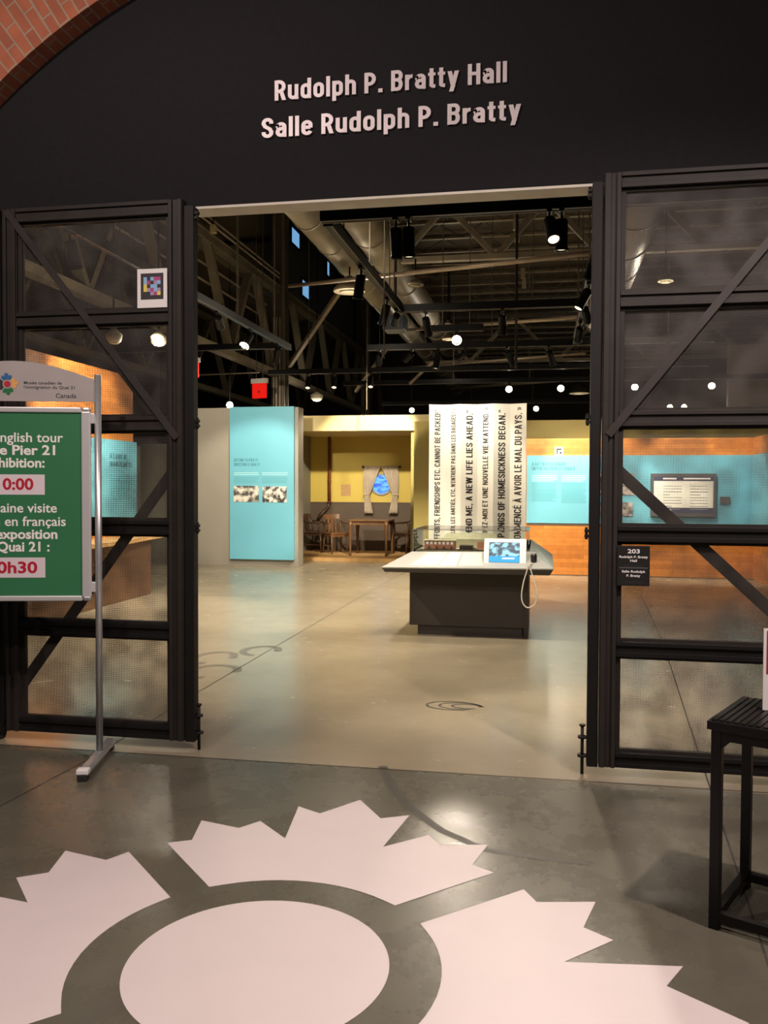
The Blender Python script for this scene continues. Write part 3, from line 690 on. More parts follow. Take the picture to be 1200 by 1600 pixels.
for a in ((.047, TW-.047, .014, .040, .672, .708), (.047, TW-.047, TD-.040, TD-.014, .672, .708), (.014, .040, .047, TD-.047, .672, .708)):
    MB().box(*a).build('apron', 'black_table', r)
for x in (.047,):
    m = MB(); m.prism([(x, .014, .672), (x+.03, .014, .672), (x, .014, .642)], (0, .026, 0)); m.build('gusset', 'black_table', r)
# leaflet holder standing on it
lp = on_z(1191.5, 1110, .742)
r = empty('leaflet_holder', (lp.x, lp.y, .742), math.radians(6)); tag(r, 'red and white leaflet stand on the black side table', 'leaflet holder')
MB().box(0, .155, -.002, .003, 0, .300).build('card', 'white', r)
MB().box(.010, .145, -.003, -.002, .135, .292).build('red_print', 'leaflet_red', r)
MB().box(-.004, .160, -.003, .070, .0, .004).build('base', 'glass', r)

# ================================================================== GREY PARTITION WITH BLUE PANEL
def text_lines(name, m, parent, x0, x1, ztop, n, pitch, y, jitter=.25, th=.42, axis='x'):
    b = MB(); rnd = random.Random(int(abs(x0*1000))+n)
    for i in range(n):
        e = x1-(x1-x0)*rnd.random()*jitter if i % 4 == 3 else x1-(x1-x0)*rnd.random()*.06
        z = ztop-i*pitch
        if axis == 'x': b.box(x0, e, y-.002, y, z-pitch*th, z)
        else: b.box(y, y+.002, x0, e, z-pitch*th, z)
    return b.build(name, m, parent)
r = empty('exhibit_partition', (-5.7, 16, 0)); tag(r, 'tall grey freestanding partition carrying a light blue text panel', 'partition')
OFF = r.location.copy()
MB().box(-6.745, -4.655, 16.0, 16.35, 0, 3.085).build('partition_body', 'grey_panel', r, OFF, .004)
bp = MB().box(-6.015, -4.722, 15.93, 16.0, .140, 3.090).build('text_panel', 'blue', r, OFF)
o = strokes('GETTING TO PIER 21', 'heading', 'blue_text', bp, Vector((-5.93, 15.929, 2.035))-OFF, cap=.058, width=.48, weight=.14, depth=.002)
o = strokes('DIRECTION LE QUAI 21', 'heading', 'blue_text', bp, Vector((-5.93, 15.929, 1.95))-OFF, cap=.058, width=.52, weight=.14, depth=.002)
for x0, x1 in ((-5.93, -5.42), (-5.36, -4.84)):
    o = text_lines('intro_text', 'blue_line', bp, x0, x1, 1.825, 2, .035, 15.93); o.data.transform(Matrix.Translation(-OFF))
    o = text_lines('body_text', 'blue_line_dark', bp, x0, x1, 1.735, 5, .026, 15.93, th=.35); o.data.transform(Matrix.Translation(-OFF))
MB().box(-5.935, -5.425, 15.922, 15.93, 1.255, 1.565).build('photograph', 'photo_a', bp, OFF)
MB().box(-5.350, -4.865, 15.922, 15.93, 1.250, 1.555).build('photograph', 'photo_b', bp, OFF)

# ================================================================== CABIN ROOM SET
RY0, RY1, RXL, RXR = 17.4, 19.6, -5.40, -2.68
struct(MB().box(RXL-.1, RXR+.6, RY0, RY1+.1, 0, .075).build('floor_cabin', 'wood_floor'))
b1 = struct(MB().box(RXL, RXR, RY1, RY1+.1, 1.19, 2.78).build('wall_cabin_back', 'yellow'))
MB().box(RXL, RXR, RY1, RY1+.1, .075, 1.19).build('dado', 'dado', b1)
MB().box(RXL, RXR, RY1-.012, RY1, 1.175, 1.20).build('dado_rail', 'dado', b1)
struct(MB().box(RXL-.12, RXL, RY0-.9, RY1+.1, 0, 2.72).build('wall_cabin_left', 'olive_grey'))
struct(MB().box(RXR, RXR+.12, RY0, RY1+.1, .075, 2.70).build('wall_cabin_right', 'olive'))
struct(MB().box(RXL, RXR, RY0, RY1, 2.72, 2.80).build('ceiling_cabin', 'cream_yellow'))
struct(MB().box(-5.6, -1.6, RY0-.12, RY0, 2.705, 3.020).build('trim_2', 'cream_yellow'))
# poster and small picture on the cabin's left wall
r = MB().box(-5.396, -5.386, 17.85, 18.25, 1.42, 2.0).build('wall_poster', 'paper'); tag(r, 'narrow pale poster on the grey side wall of the yellow cabin', 'poster')
MB().box(-5.386, -5.383, 17.9, 18.2, 1.5, 1.9).build('poster_image', 'photo_c', r)
# pipe on the back wall
p = on_y(515, 675, RY1-.065)
r = empty('steam_pipe', (p.x, RY1-.065, 1.15)); tag(r, 'rust red vertical pipe running down the yellow cabin wall', 'pipe'); OFF = r.location.copy()
MB().cyl((p.x, RY1-.065, 1.16), (p.x, RY1-.065, 2.72), .036, n=14).build('pipe', 'copper', r, OFF)
m = MB(); m.tube([(p.x, RY1-.065, 1.17), (p.x-.03, RY1-.06, 1.08), (p.x-.12, RY1-.10, .98), (p.x-.2, RY1-.14, .90), (p.x-.23, RY1-.15, .82)], .042, 10); m.build('elbow', 'dark_oak', r, OFF)
m = MB()
for z in (1.19, 1.65, 2.15, 2.6): m.cyl((p.x, RY1-.065, z), (p.x, RY1-.065, z+.03), .046, n=14)
m.build('collar', 'copper', r, OFF)
# notice on the wall
pa = on_y(533, 757, RY1); pb = on_y(548, 775, RY1)
o = MB().box(pa.x, pb.x, RY1-.008, RY1, pb.z, pa.z).build('wall_notice', mat('tan_notice', (.50, .30, .12), .6, var=.1, vscale=20)); tag(o, 'small tan notice on the yellow wall left of the curtains', 'notice')
# porthole
pc = on_y(596, 757, RY1-.02)
r = empty('porthole', (pc.x, RY1-.02, pc.z)); tag(r, 'round porthole with blue sea view between the curtains', 'window')
m = MB(); n = 40; Ro, Ri = .255, .215
for i in range(n):
    a0, a1 = 2*PI*i/n, 2*PI*(i+1)/n
    P = lambda a, R_, y: (R_*math.cos(a), y, R_*math.sin(a))
    m.hexa([P(a0, Ri, -.02), P(a1, Ri, -.02), P(a1, Ro, -.02), P(a0, Ro, -.02), P(a0, Ri, .02), P(a1, Ri, .02), P(a1, Ro, .02), P(a0, Ro, .02)])
m.build('rim', 'grey_ink', r)
m = MB(); m.prism([(.216*math.cos(2*PI*i/n), .004, .216*math.sin(2*PI*i/n)) for i in range(n)], (0, .014, 0)); m.build('view', 'sea', r)
# curtains, one rod
pl = on_y(570, 729, RY1-.1); pr_ = on_y(622, 729, RY1-.1); tie = on_y(572, 772, RY1-.1); bot = on_y(572, 802, RY1-.1)
r = empty('curtain_rod', (pl.x, RY1-.1, pl.z)); tag(r, 'short curtain rod with dark end knobs above the porthole', 'curtain rod')
Wc = pr_.x-pl.x
MB().cyl((-.03, 0, 0), (Wc+.03, 0, 0), .012, n=10).build('rod', 'curtain', r)
for x in (-.04, Wc+.04): m = MB(); m.lathe([(.001, -.035), (.03, -.02), (.035, 0), (.03, .02), (.001, .035)], (x, 0, -.01), 12); m.build('end_knob', 'dark_oak', r)
for x in (-.01, Wc+.01): MB().box(x-.01, x+.01, 0, .1, -.01, .01).build('bracket', 'dark_oak', r)
def curtain(mirror, label):
    H1, H2 = pl.z-tie.z, pl.z-bot.z
    o = bmesh.new(); NX, NZ = 28, 24; V = []
    for j in range(NZ+1):
        t = j/NZ; d = t*H2
        if d < H1: k = d/H1; wd = (Wc/2)*(1-k)**.8*.98+.115*k if k < 1 else .115; wd = max(wd, .11)
        else: wd = .11+.10*(d-H1)/(H2-H1)
        shift = -.02*math.sin(PI*min(1, d/H1))
        V.append([o.verts.new(((shift+wd*i/NX)*(1 if not mirror else -1)+(Wc if mirror else 0), -.03+.022*math.sin(i/NX*2*PI*5)*(0.5+.5*min(1, wd/.2)), -d)) for i in range(NX+1)])
    for j in range(NZ):
        for i in range(NX):
            f = o.faces.new((V[j][i], V[j][i+1], V[j+1][i+1], V[j+1][i])); f.smooth = True
    b = MB(); b.bm.free(); b.bm = o
    c = b.build('curtain', 'curtain'); c.location = (pl.x, RY1-.1, pl.z)
    s = c.modifiers.new('thick', 'SOLIDIFY'); s.thickness = .004
    x = .055 if not mirror else Wc-.055
    m = MB(); m.box(x-.075, x+.075, -.065, -.005, -H1-.02, -H1+.02); t_ = m.build('tie_band', 'curtain', c, bevel=.008)
    tag(c, label, 'curtain', 'cabin curtains')
curtain(False, 'left beige curtain tied back beside the porthole')
curtain(True, 'right beige curtain tied back beside the porthole')

# table and captain chairs
FZ = .075
ta = on_z(548, 868, FZ); tb = on_z(604, 869, FZ)
r = empty('dining_table', ((ta.x+tb.x)/2, ta.y+.32, FZ)); tag(r, 'small wooden table under the porthole', 'table')
hw = (tb.x-ta.x)/2; hd_ = .36
MB().box(-hw-.06, hw+.06, -hd_-.04, hd_+.04, .74, .775).build('tabletop', 'oak', r, bevel=.008)
MB().box(-hw+.02, hw-.02, -hd_+.0, hd_-.0, .66, .74).build('apron', 'oak', r)
for sx in (-1, 1):
    for sy in (-1, 1):
        m = MB(); m.lathe([(.024, 0), (.03, .03), (.022, .06), (.028, .3), (.038, .55), (.048, .64), (.05, .74)], (sx*hw, sy*hd_, 0), 14); m.build('leg', 'oak', r)
def armchair(name, loc, rz, label, m_='oak'):
    """seat, four legs, arms on posts, curved back rail; faces local -y"""
    r = empty(name, loc, rz); tag(r, label, 'chair', 'wooden armchairs in the cabin')
    MB().box(-.25, .25, -.24, .24, .43, .465).build('seat', m_, r, bevel=.01)
    MB().box(-.23, .23, -.22, .22, .38, .43).build('seat_rail', m_, r)
    for x, y in ((-.22, -.21), (.22, -.21)):
        m = MB(); m.cyl((x, y-.02, 0), (x, y, .43), .016, .024, 10); m.build('leg', m_, r)
    for x in (-.20, .20):
        m = MB(); m.tube([(x*1.1, .27, 0), (x, .22, .43), (x, .25, .65), (x*1.02, .30, .84)], .021, 8); m.build('leg', m_, r)
    for x in (-.24, .24):
        m = MB(); m.tube([(x, -.22, .66), (x*1.02, -.1, .675), (x, .1, .67), (x*.85, .26, .70)], .020, 8); a_ = m.build('arm', m_, r)
        m = MB(); m.cyl((x*.95, -.17, .45), (x, -.19, .66), .016, .018, 10); m.build('arm_post', m_, a_)
    m = MB()
    P = [(.21*math.cos(PI*i/10), .255+.06*math.sin(PI*i/10)) for i in range(11)]
    for (x0, y0), (x1, y1) in zip(P, P[1:]): m.hexa([(x0, y0, .76), (x1, y1, .76), (x1, y1+.02, .76), (x0, y0+.02, .76), (x0, y0+.02, .86), (x1, y1+.02, .86), (x1, y1+.04, .86), (x0, y0+.04, .86)])
    m.build('back_rail', m_, r)
    for x in (-.08, 0, .08): MB().bar((x, .23, .46), (x, .30, .77), .045, .012, (0, 1, 0)).build('back_slat', m_, r)
    MB().bar((-.21, -.20, .17), (-.21, .24, .17), .018, .022).build('stretcher', m_, r); MB().bar((.21, -.20, .17), (.21, .24, .17), .018, .022).build('stretcher', m_, r)
    return r
c0 = on_z(523, 865, FZ)
armchair('armchair', (c0.x+.02, c0.y+.12, FZ), math.radians(38), 'wooden armchair left of the cabin table')
c1 = on_z(634, 866, FZ)
armchair('armchair', (c1.x, c1.y+.25, FZ), math.radians(-40), 'wooden armchair right of the cabin table', 'dark_oak')
c2 = on_z(490, 862, FZ)
armchair('armchair', (c2.x+.08, 18.95, FZ), math.radians(75), 'dark wooden armchair in the far left corner of the cabin', 'dark_oak')

# olive wall behind the wood-clad wall and between the exhibits
struct(MB().box(-2.5, 7.9, 16.6, 16.75, 0, 2.83).build('wall_olive', 'olive'))
struct(MB().box(.95, 1.2, 16.3, 16.6, 0, 2.83).build('wall_olive_return', 'cream_yellow'))
struct(MB().box(-10.5, -6.9, 17.2, 17.35, 0, 2.45).build('wall_greenish', 'olive_grey'))
struct(MB().box(-8.2, -6.95, 13.9, 14.05, 0, 2.25).build('wall_greenish_near', 'olive_grey'))

# ================================================================== WOOD WALL WITH LONG BLUE PANEL
WY = 15.7
ww = struct(MB().box(-.75, 3.52, WY, WY+.2, 0, 2.43).build('wall_wood', 'wood_wall'))
MB().box(-.28, 3.52, WY-.14, WY, .012, .885).build('wainscot', 'wood_wall', ww)
MB().box(-.28, 3.52, WY-.145, WY, .885, .905).build('wainscot_shadow_strip', 'dado', ww)  # dark strip put in for the shadow line along the ledge
MB().box(-.75, 3.52, WY-.15, WY, 0, .014).build('baseboard', 'dado', ww)
r = empty('wall_graphic', (1.5, WY, 1.5)); tag(r, 'long light blue text panel on the orange wood wall', 'display panel'); OFF = r.location.copy()
MB().box(-.31, 3.50, WY-.03, WY-.002, .92, 2.128).build('panel', 'blue', r, OFF)
def T(s, x, z, cap, wd, m_, y=WY-.0305): return strokes(s, 'heading', m_, r, Vector((x, y, z))-OFF, cap=cap, width=wd, weight=.15, depth=.002)
T('A GATEWAY TO CANADA', -.22, 1.945, .062, .60, 'blue_text'); T('UN PORTAIL POUR LE CANADA', -.22, 1.865, .062, .76, 'blue_text')
for x0, x1, n in ((-.22, .23, 13), (.30, .74, 14)):
    for nm, mm, zt, k, pt_ in (('intro_text', 'blue_line', 1.775, 4, .032), ('body_text', 'blue_line_dark', 1.64, n, .0265)):
        o = text_lines(nm, mm, r, x0, x1, zt, k, pt_, WY-.03); o.data.transform(Matrix.Translation(-OFF))
for a, b, c, d, mm in ((.86, 1.55, 1.43, 1.81, 'photo_c'), (.86, 1.53, 1.06, 1.30, 'photo_c'), (.84, 1.03, 1.46, 1.80, 'photo_b')):
    MB().box(a, b, WY-.042-(.004 if mm == 'photo_b' else 0), WY-.03, c, d).build('photograph', mm, r, OFF)
# small square sign above it
pc = on_y(873.5, 705, WY); r = empty('square_sign', (pc.x, WY, pc.z)); tag(r, 'small white square sign above the long blue panel', 'sign')
MB().box(-.075, .075, -.008, 0, -.075, .075).build('card', 'white', r); 
m = MB(); m.box(-.048, .048, -.010, -.008, .02, .048); m.box(-.048, -.02, -.010, -.008, -.048, .02); m.box(.012, .048, -.010, -.008, -.048, -.01); m.build('dark_mark', 'dark_ink', r)
# text board
pa = on_y(1017, 740, WY-.05); pb = on_y(1118, 808, WY-.05)
r = empty('text_board', ((pa.x+pb.x)/2, WY-.034, (pa.z+pb.z)/2)); tag(r, 'wide framed board with two columns of text, seen through the right gate', 'board')
hx, hz = (pb.x-pa.x)/2, (pa.z-pb.z)/2
MB().box(-hx, hx, -.05, 0, -hz, hz).build('frame', 'board_frame', r, bevel=.004)
MB().box(-hx+.05, hx-.05, -.054, -.05, -hz+.16, hz-.13).build('sheet', 'paper', r)
MB().box(-hx+.05, hx-.05, -.054, -.05, hz-.13, hz-.05).build('title_band', 'navy', r); MB().box(-hx+.05, hx-.05, -.054, -.05, -hz+.07, -hz+.16).build('bottom_band', 'navy', r)
m = MB(); m.box(-hx+.2, -.12, -.056, -.054, hz-.10, hz-.075); m.box(.0, hx-.1, -.056, -.054, hz-.10, hz-.075); m.box(-hx+.2, -.2, -.056, -.054, -hz+.10, -hz+.125); m.build('title_text', 'white', r)
for x0 in (-hx+.18, .08): text_lines('body_text', 'grey_ink', r, x0+.03, x0+.34, hz-.21, 9, .050, -.054, .8, .24)
pa = on_y(1125, 776, WY-.05); pb = on_y(1140, 787, WY-.05)
o = MB().box(pa.x, pb.x, WY-.06, WY-.03, pb.z, pa.z).build('wall_plate', 'board_frame'); tag(o, 'small dark plate on the blue panel right of the text board', 'plate')
# right side wall coming forward
ws = struct(MB().box(3.52, 3.70, 9.5, WY+.2, 0, 2.43).build('wall_wood_side', 'wood_wall_side'))
MB().box(3.49, 3.52, 9.5, WY-.05, .92, 2.128).build('blue_band', 'blue', ws)
struct(MB().box(3.95, 7.9, 20.0, 20.2, 0, 4.7).build('wall_beige_far', mat('pale_beige_wall', (.5, .46, .36), .6, var=.04)))

# ================================================================== LEFT WOOD WALL (seen through the left gate)
LX = -5.90
lw_ = struct(MB().box(LX-.15, LX, 6.2, 11.26, 0, 3.135).build('wall_wood_left', 'wood_wall_side'))
m = MB(); m.prism([(LX, 11.26, 0), (LX, 11.70, 0), (LX, 11.70, 2.91), (LX, 11.26, 3.135)], (-.15, 0, 0)); m.build('wall_end', 'wood_wall_side', lw_)
r = empty('wall_graphic', (LX, 10.6, 1.6)); tag(r, 'light blue text panel on the left wood wall, seen through the left gate', 'display panel'); OFF = r.location.copy()
MB().box(LX, LX+.03, 9.9, 11.75, 1.06, 2.19).build('panel', 'blue', r, OFF)
strokes('A LAND OF', 'heading', 'blue_text', r, Vector((LX+.031, 10.95, 1.93))-OFF, (0, 1, 0), (0, 0, 1), .07, .5); strokes('IMMIGRANTS', 'heading', 'blue_text', r, Vector((LX+.031, 10.95, 1.82))-OFF, (0, 1, 0), (0, 0, 1), .07, .62)
o = text_lines('body_text', 'blue_line_dark', r, 10.95, 11.55, 1.7, 10, .035, LX+.031, axis='y'); o.data.transform(Matrix.Translation(-OFF))
# long bench in front of it
r = empty('display_bench', (-5.7, 9.5, 0)); tag(r, 'long brown display bench along the left wood wall, seen through the left gate', 'bench'); OFF = r.location.copy()
MB().box(LX+.01, -5.56, 7.0, 11.55, 0, .80).build('bench_body', 'wood_brown', r, OFF, .004)
m = MB(); m.prism([(LX+.01, 6.9, .80), (-5.30, 6.9, .80), (-5.30, 10.4, .80), (-5.55, 12.2, .80), (LX+.01, 12.2, .80)], (0, 0, .05)); m.build('bench_top', 'wood_floor', r, OFF)

# ================================================================== PLEATED QUOTE SCREEN
AY = 12.5
a0 = on_y(671.5, 632, AY); a1 = on_y(823, 632, AY); AZ = 2.755
r = empty('quote_screen', ((a0.x+a1.x)/2, AY, 0)); tag(r, 'tall white pleated screen with vertical quotations, behind the model table', 'screen')
NW = 6; span = a1.x-a0.x; pw = span/NW; hx = span/2
prof = []
for i in range(NW+1): prof.append((-hx+i*pw, (-.05 if i % 2 == 0 else .05)))
m = MB(); bm = m.bm; NZs = 1
outl = [(x, y) for x, y in prof]+[(x, y+.02) for x, y in prof[::-1]]
m.prism([(x, y, 0) for x, y in outl], (0, 0, AZ)); m.build('pleated_panel', 'paper', r)
quotes = [('EFFORTS, FRIENDSHIPS ETC. CANNOT BE PACKED!"', 640, 848, .085), ("LES FAMILLES, LES AMITIÉS, ETC. N'ENTRENT PAS DANS LES BAGAGES ! »", 638, 866, .072), ('BEHIND ME, A NEW LIFE LIES AHEAD."', 641, 850, .098),
          ("DÉPÊCHEZ-MOI ET UNE NOUVELLE VIE M'ATTEND. »", 637, 860, .085), ('THE PANGS OF HOMESICKNESS BEGAN."', 641, 864, .105), ('COMMENCÉ À AVOIR LE MAL DU PAYS. »', 637, 848, .112)]
for i, (s, yt, yb, cap) in enumerate(quotes):
    (xa, ya), (xb, yb_) = prof[i], prof[i+1]
    d = Vector((xb-xa, yb_-ya, 0)); L = d.length; d.normalize(); nrm = Vector((d.y, -d.x, 0))
    zt = on_y(747, yt, AY).z; zb = on_y(747, yb, AY).z
    org = Vector((xa, ya, 0))+d*(L*.5+cap/2)+nrm*.0005; org.z = zb
    strokes(s, 'quotation', 'dark_ink', r, org, (0, 0, 1), -d, cap=cap, width=zt-zb, weight=.15, depth=.002)

# ================================================================== MODEL TABLE (KIOSK)
r = empty('model_table', (-.76, 9.5, 0)); tag(r, 'charcoal display table with faceted white top in front of the quote screen', 'display table'); OFF = r.location.copy()
BX0, BX1, BY0, BY1 = -1.385, -.15, 8.95, 9.95
m = MB(); m.box(BX0, BX1, BY0, BY1, .10, .68); m.build('base', 'kiosk_base', r, OFF, .003)
m = MB(); m.box(BX0+.085, BX1-.06, BY0+.03, BY1-.03, 0, .10); m.build('plinth', 'kiosk_base', r, OFF)
MB().box(BX1-.045, BX1, BY0+.012, BY1, 0, .10).build('side_foot', 'kiosk_base', r, OFF)
TX0, TX1, TY0, TY1 = -1.615, .10, 8.55, 10.3        # outer edge
IX0, IX1, IY0, IY1 = -1.37, -.14, 9.0, 9.95        # inner rim under the case
zo, zi, zrf, zrb = .735, .865, .775, .845
lo = [(TX0+.03, TY0+.03, .690), (TX1-.04, TY0+.03, .690), (TX1-.04, TY1-.03, .690), (TX0+.03, TY1-.03, .690)]
hi = [(TX0, TY0, zo), (TX1, TY0, zo+.02), (TX1, TY1, zo+.03), (TX0, TY1, zo)]
m = MB(); m.hexa(lo+hi); m.build('top_edge', 'kiosk_edge', r, OFF, .003)
inn = [(IX0, IY0, zi), (IX1, IY0, zi+.02), (IX1, IY1, zi+.09), (IX0, IY1, zi)]
def facet(name, a, b, c, d, mm):
    m = MB(); P = [Vector(p) for p in (a, b, c, d)]; n = (P[1]-P[0]).cross(P[3]-P[0]).normalized()
    if n.z < 0: n = -n
    m.hexa([p-n*.006 for p in P]+[p+n*.006 for p in P]); return m.build(name, mm, r, OFF)
facet('front_slope', hi[0], hi[1], inn[1], inn[0], 'kiosk_top')
facet('left_slope', hi[3], hi[0], inn[0], inn[3], 'kiosk_top')
rs = facet('right_slope', hi[1], hi[2], inn[2], inn[1], 'kiosk_grey')
facet('back_slope', hi[2], hi[3], inn[3], inn[2], 'kiosk_top')
MB().box(IX0, IX1, IY0, IY1, .70, zi-.004).build('deck', 'kiosk_top', r, OFF)
# labels printed on the front slope
def on_front(u, v):     # u along x 0..1, v up the slope 0..1
    A, B, C, D = [Vector(p) for p in (hi[0], hi[1], inn[1], inn[0])]
    return (A*(1-u)+B*u)*(1-v)+(D*(1-u)+C*u)*v
for u0, u1, mm in ((.155, .32, 'label'), (.335, .435, 'white'), (.45, .60, 'label')):
    P = [on_front(u0, .12), on_front(u1, .12), on_front(u1, .92), on_front(u0, .92)]; n = Vector((0, -.27, .96))
    m = MB(); m.hexa([p+n*.006 for p in P]+[p+n*.0085 for p in P]); m.build('label_plate', mm, r, OFF)
def on_right(u, v):
    A, B, C, D = [Vector(p) for p in (hi[1], hi[2], inn[2], inn[1])]
    return (A*(1-u)+B*u)*(1-v)+(D*(1-u)+C*u)*v
for u0, u1, v0, v1, mm in ((.42, .62, .78, .86, 'white'), (.40, .75, .66, .71, 'white'), (.38, .60, .55, .62, 'white'), (.36, .56, .42, .49, 'white'), (.05, .62, .30, .36, 'teal_line')):
    P = [on_right(u0, v0), on_right(u1, v0), on_right(u1, v1), on_right(u0, v1)]; n = Vector((.35, 0, .93))
    m = MB(); m.hexa([p+n*.006 for p in P]+[p+n*.0085 for p in P]); m.build('print_line', mm, rs, OFF)

# acrylic case
CZ = 1.10
r = empty('display_case', (-.76, 9.45, zi)); tag(r, 'clear acrylic case over the scale model on the table', 'display case'); OFF = r.location.copy()
t = .006; e0, e1, f0, f1 = IX0+.01, IX1-.01, IY0+.01, IY1-.06
for a in ((e0, e1, f0, f0+t, zi, CZ), (e0, e1, f1-t, f1, zi, CZ), (e0, e0+t, f0+t, f1-t, zi, CZ), (e1-t, e1, f0+t, f1-t, zi+.1, CZ), (e0, e1, f0, f1, CZ, CZ+t)):
    MB().box(*a).build('pane', 'glass', r, OFF)
m = MB()
for a, b in (((e0, f0, CZ+t), (e1, f0, CZ+t)), ((e0, f1, CZ+t), (e1, f1, CZ+t)), ((e0, f0, CZ+t), (e0, f1, CZ+t)), ((e0, f0, zi), (e0, f0, CZ+t)), ((e1, f0, zi+.1), (e1, f0, CZ+t))): m.bar(a, b, .005, .005)
m.build('polished_edge', 'grey_ink', r, OFF)
# model
r = empty('scale_model', (-.76, 9.45, zi)); tag(r, 'scale model of a long brick building inside the clear case', 'model'); OFF = r.location.copy()
MB().box(e0+.03, e1-.06, f0+.03, f1-.03, zi, zi+.022).build('ground', 'terrain', r, OFF)
m = MB(); m.prism([(e0+.05, f1-.30, zi+.02), (e0+.35, f1-.30, zi+.02), (e0+.30, f1-.30, zi+.12), (e0+.12, f1-.30, zi+.09)], (0, .22, 0)); m.build('hill', 'terrain', r, OFF)
bx0, bx1, by0, by1 = -1.26, -.93, 9.16, 9.28
bd = MB().box(bx0, bx1, by0, by1, zi+.02, zi+.115).build('brick_building', 'model_brick', r, OFF)
m = MB(); m.box(bx0-.008, bx1+.008, by0-.008, by1+.008, zi+.115, zi+.123); m.build('roof', 'model_roof', bd, OFF)
m = MB()
for i in range(7): m.box(bx0+.02+i*.044, bx0+.044+i*.044, by0-.003, by0, zi+.075, zi+.103)
m.build('windows', 'white', bd, OFF)
m = MB()
for i in range(4): m.box(bx0+.04+i*.08, bx0+.065+i*.08, by0-.003, by0, zi+.022, zi+.055)
m.build('doors', 'model_dark', bd, OFF)
m = MB(); m.prism([(-1.10, 9.42, zi+.12), (-.50, 9.42, zi+.12), (-.52, 9.55, zi+.175), (-1.06, 9.55, zi+.175)], (0, .002, .004)); m.box(-1.10, -.50, 9.42, 9.72, zi+.02, zi+.12); m.build('long_shed', 'model_roof', r, OFF)
m = MB(); m.box(-.88, -.74, 9.14, 9.24, zi+.02, zi+.07); m.build('small_shed', 'model_dark', r, OFF)
m = MB(); m.box(-.70, -.48, 9.22, 9.34, zi+.02, zi+.10); m.build('dark_shed', 'model_brick', r, OFF)
m = MB()
for k in range(4): m.bar((-1.3+.02*k, 9.06+.025*k, zi+.024), (-.55, 9.05+.028*k, zi+.024), .006, .006)
for k in range(3): m.bar((-.92+.06*k, 9.08, zi+.024), (-.80+.07*k, 9.34, zi+.03), .012, .008)
m.build('rail_tracks', 'model_dark', r, OFF)
m = MB()
for k in range(14):
    x, y = random.uniform(e0+.06, -.9), random.uniform(9.36, f1-.06); h_ = random.uniform(.03, .06)
    m.cyl((x, y, zi+.02), (x, y, zi+.02+h_), .014, .002, 7)
m.build('trees', mat('model_green', (.20, .24, .12), .8), r, OFF)

# touch screen on the front slope, handset beside it
ma = on_y(755, 889, 8.66); mb = on_y(822, 889, 8.66); mt = on_y(757, 841, 8.80)
r = empty('touch_screen', ((ma.x+mb.x)/2, 8.66, ma.z)); tag(r, 'white tilted touch screen on the front of the model table', 'screen')
hwx = (mb.x-ma.x)/2; hgt = math.hypot(mt.z-ma.z, .14); tilt = math.atan2(.14, mt.z-ma.z)
def tl(x, d, h):      # d out of the screen, h up along it
    return Vector((x, math.sin(tilt)*h-math.cos(tilt)*d, math.cos(tilt)*h+math.sin(tilt)*d))
def slab(m, x0, x1, h0, h1, d0, d1): m.hexa([tl(x0, d0, h0), tl(x1, d0, h0), tl(x1, d0, h1), tl(x0, d0, h1), tl(x0, d1, h0), tl(x1, d1, h0), tl(x1, d1, h1), tl(x0, d1, h1)]); return m
slab(MB(), -hwx, hwx, 0, hgt, -.07, 0).build('housing', 'white', r, bevel=.006)
MB().box(-hwx+.03, hwx-.03, .085, .20, .0, .13).build('stand', 'kiosk_edge', r)
s0, s1, h0, h1 = -hwx+.055, hwx-.07, .075, hgt-.045
slab(MB(), s0-.004, s1+.004, h0-.004, h1+.004, .0, .001).build('bezel', 'black', r)
slab(MB(), s0, s1, h0+.065, h1, .001, .0018).build('picture', 'screen_photo', r)
slab(MB(), s0, s1, h0, h0+.065, .001, .0018).build('caption_bar', 'screen_blue', r)
m = MB()
for i in range(9): slab(m, s0+.13+i*.014, s0+.141+i*.014, h0+.033, h0+.050, .0018, .0024)
m.build('caption_text', 'white', r)
hs = on_y(834, 873, 8.72)
r = empty('audio_handset', tuple(hs)); tag(r, 'black audio handset on a pale looped cord at the right of the touch screen', 'handset')
m = MB(); m.lathe([(.001, -.055), (.024, -.05), (.030, -.02), (.032, .03), (.027, .045), (.001, .048)], (0, 0, 0), 16); m.build('earpiece', 'black', r)
m = MB(); m.lathe([(.001, .046), (.026, .046), (.024, .060), (.001, .063)], (0, 0, 0), 16); m.build('earpiece_cap', 'grey_ink', r)
MB().box(-.03, .03, .02, .10, -.06, .0).build('cradle', 'black', r)
path = [(826, 882), (823, 893), (818, 910), (815, 928), (816, 940), (821, 948), (827, 949.5), (834, 946), (838.5, 938), (839, 926), (836, 912), (832, 900), (829, 889)]
pp = [on_y(x, y, 8.52 if 2 < i < 11 else 8.53)-hs for i, (x, y) in enumerate(path)]
# smooth
q = []
for i in range(len(pp)-1):
    p_1, p0, p1, p2 = pp[max(i-1, 0)], pp[i], pp[i+1], pp[min(i+2, len(pp)-1)]
    for k in range(6):
        t = k/6; q.append(.5*((2*p0)+(p1-p_1)*t+(2*p_1-5*p0+4*p1-p2)*t*t+(3*p0-p_1-3*p1+p2)*t**3))
q.append(pp[-1])
m = MB(); m.tube([Vector((0, -.02, -.05))]+q, .0065, 8); m.build('cord', 'cord', r)

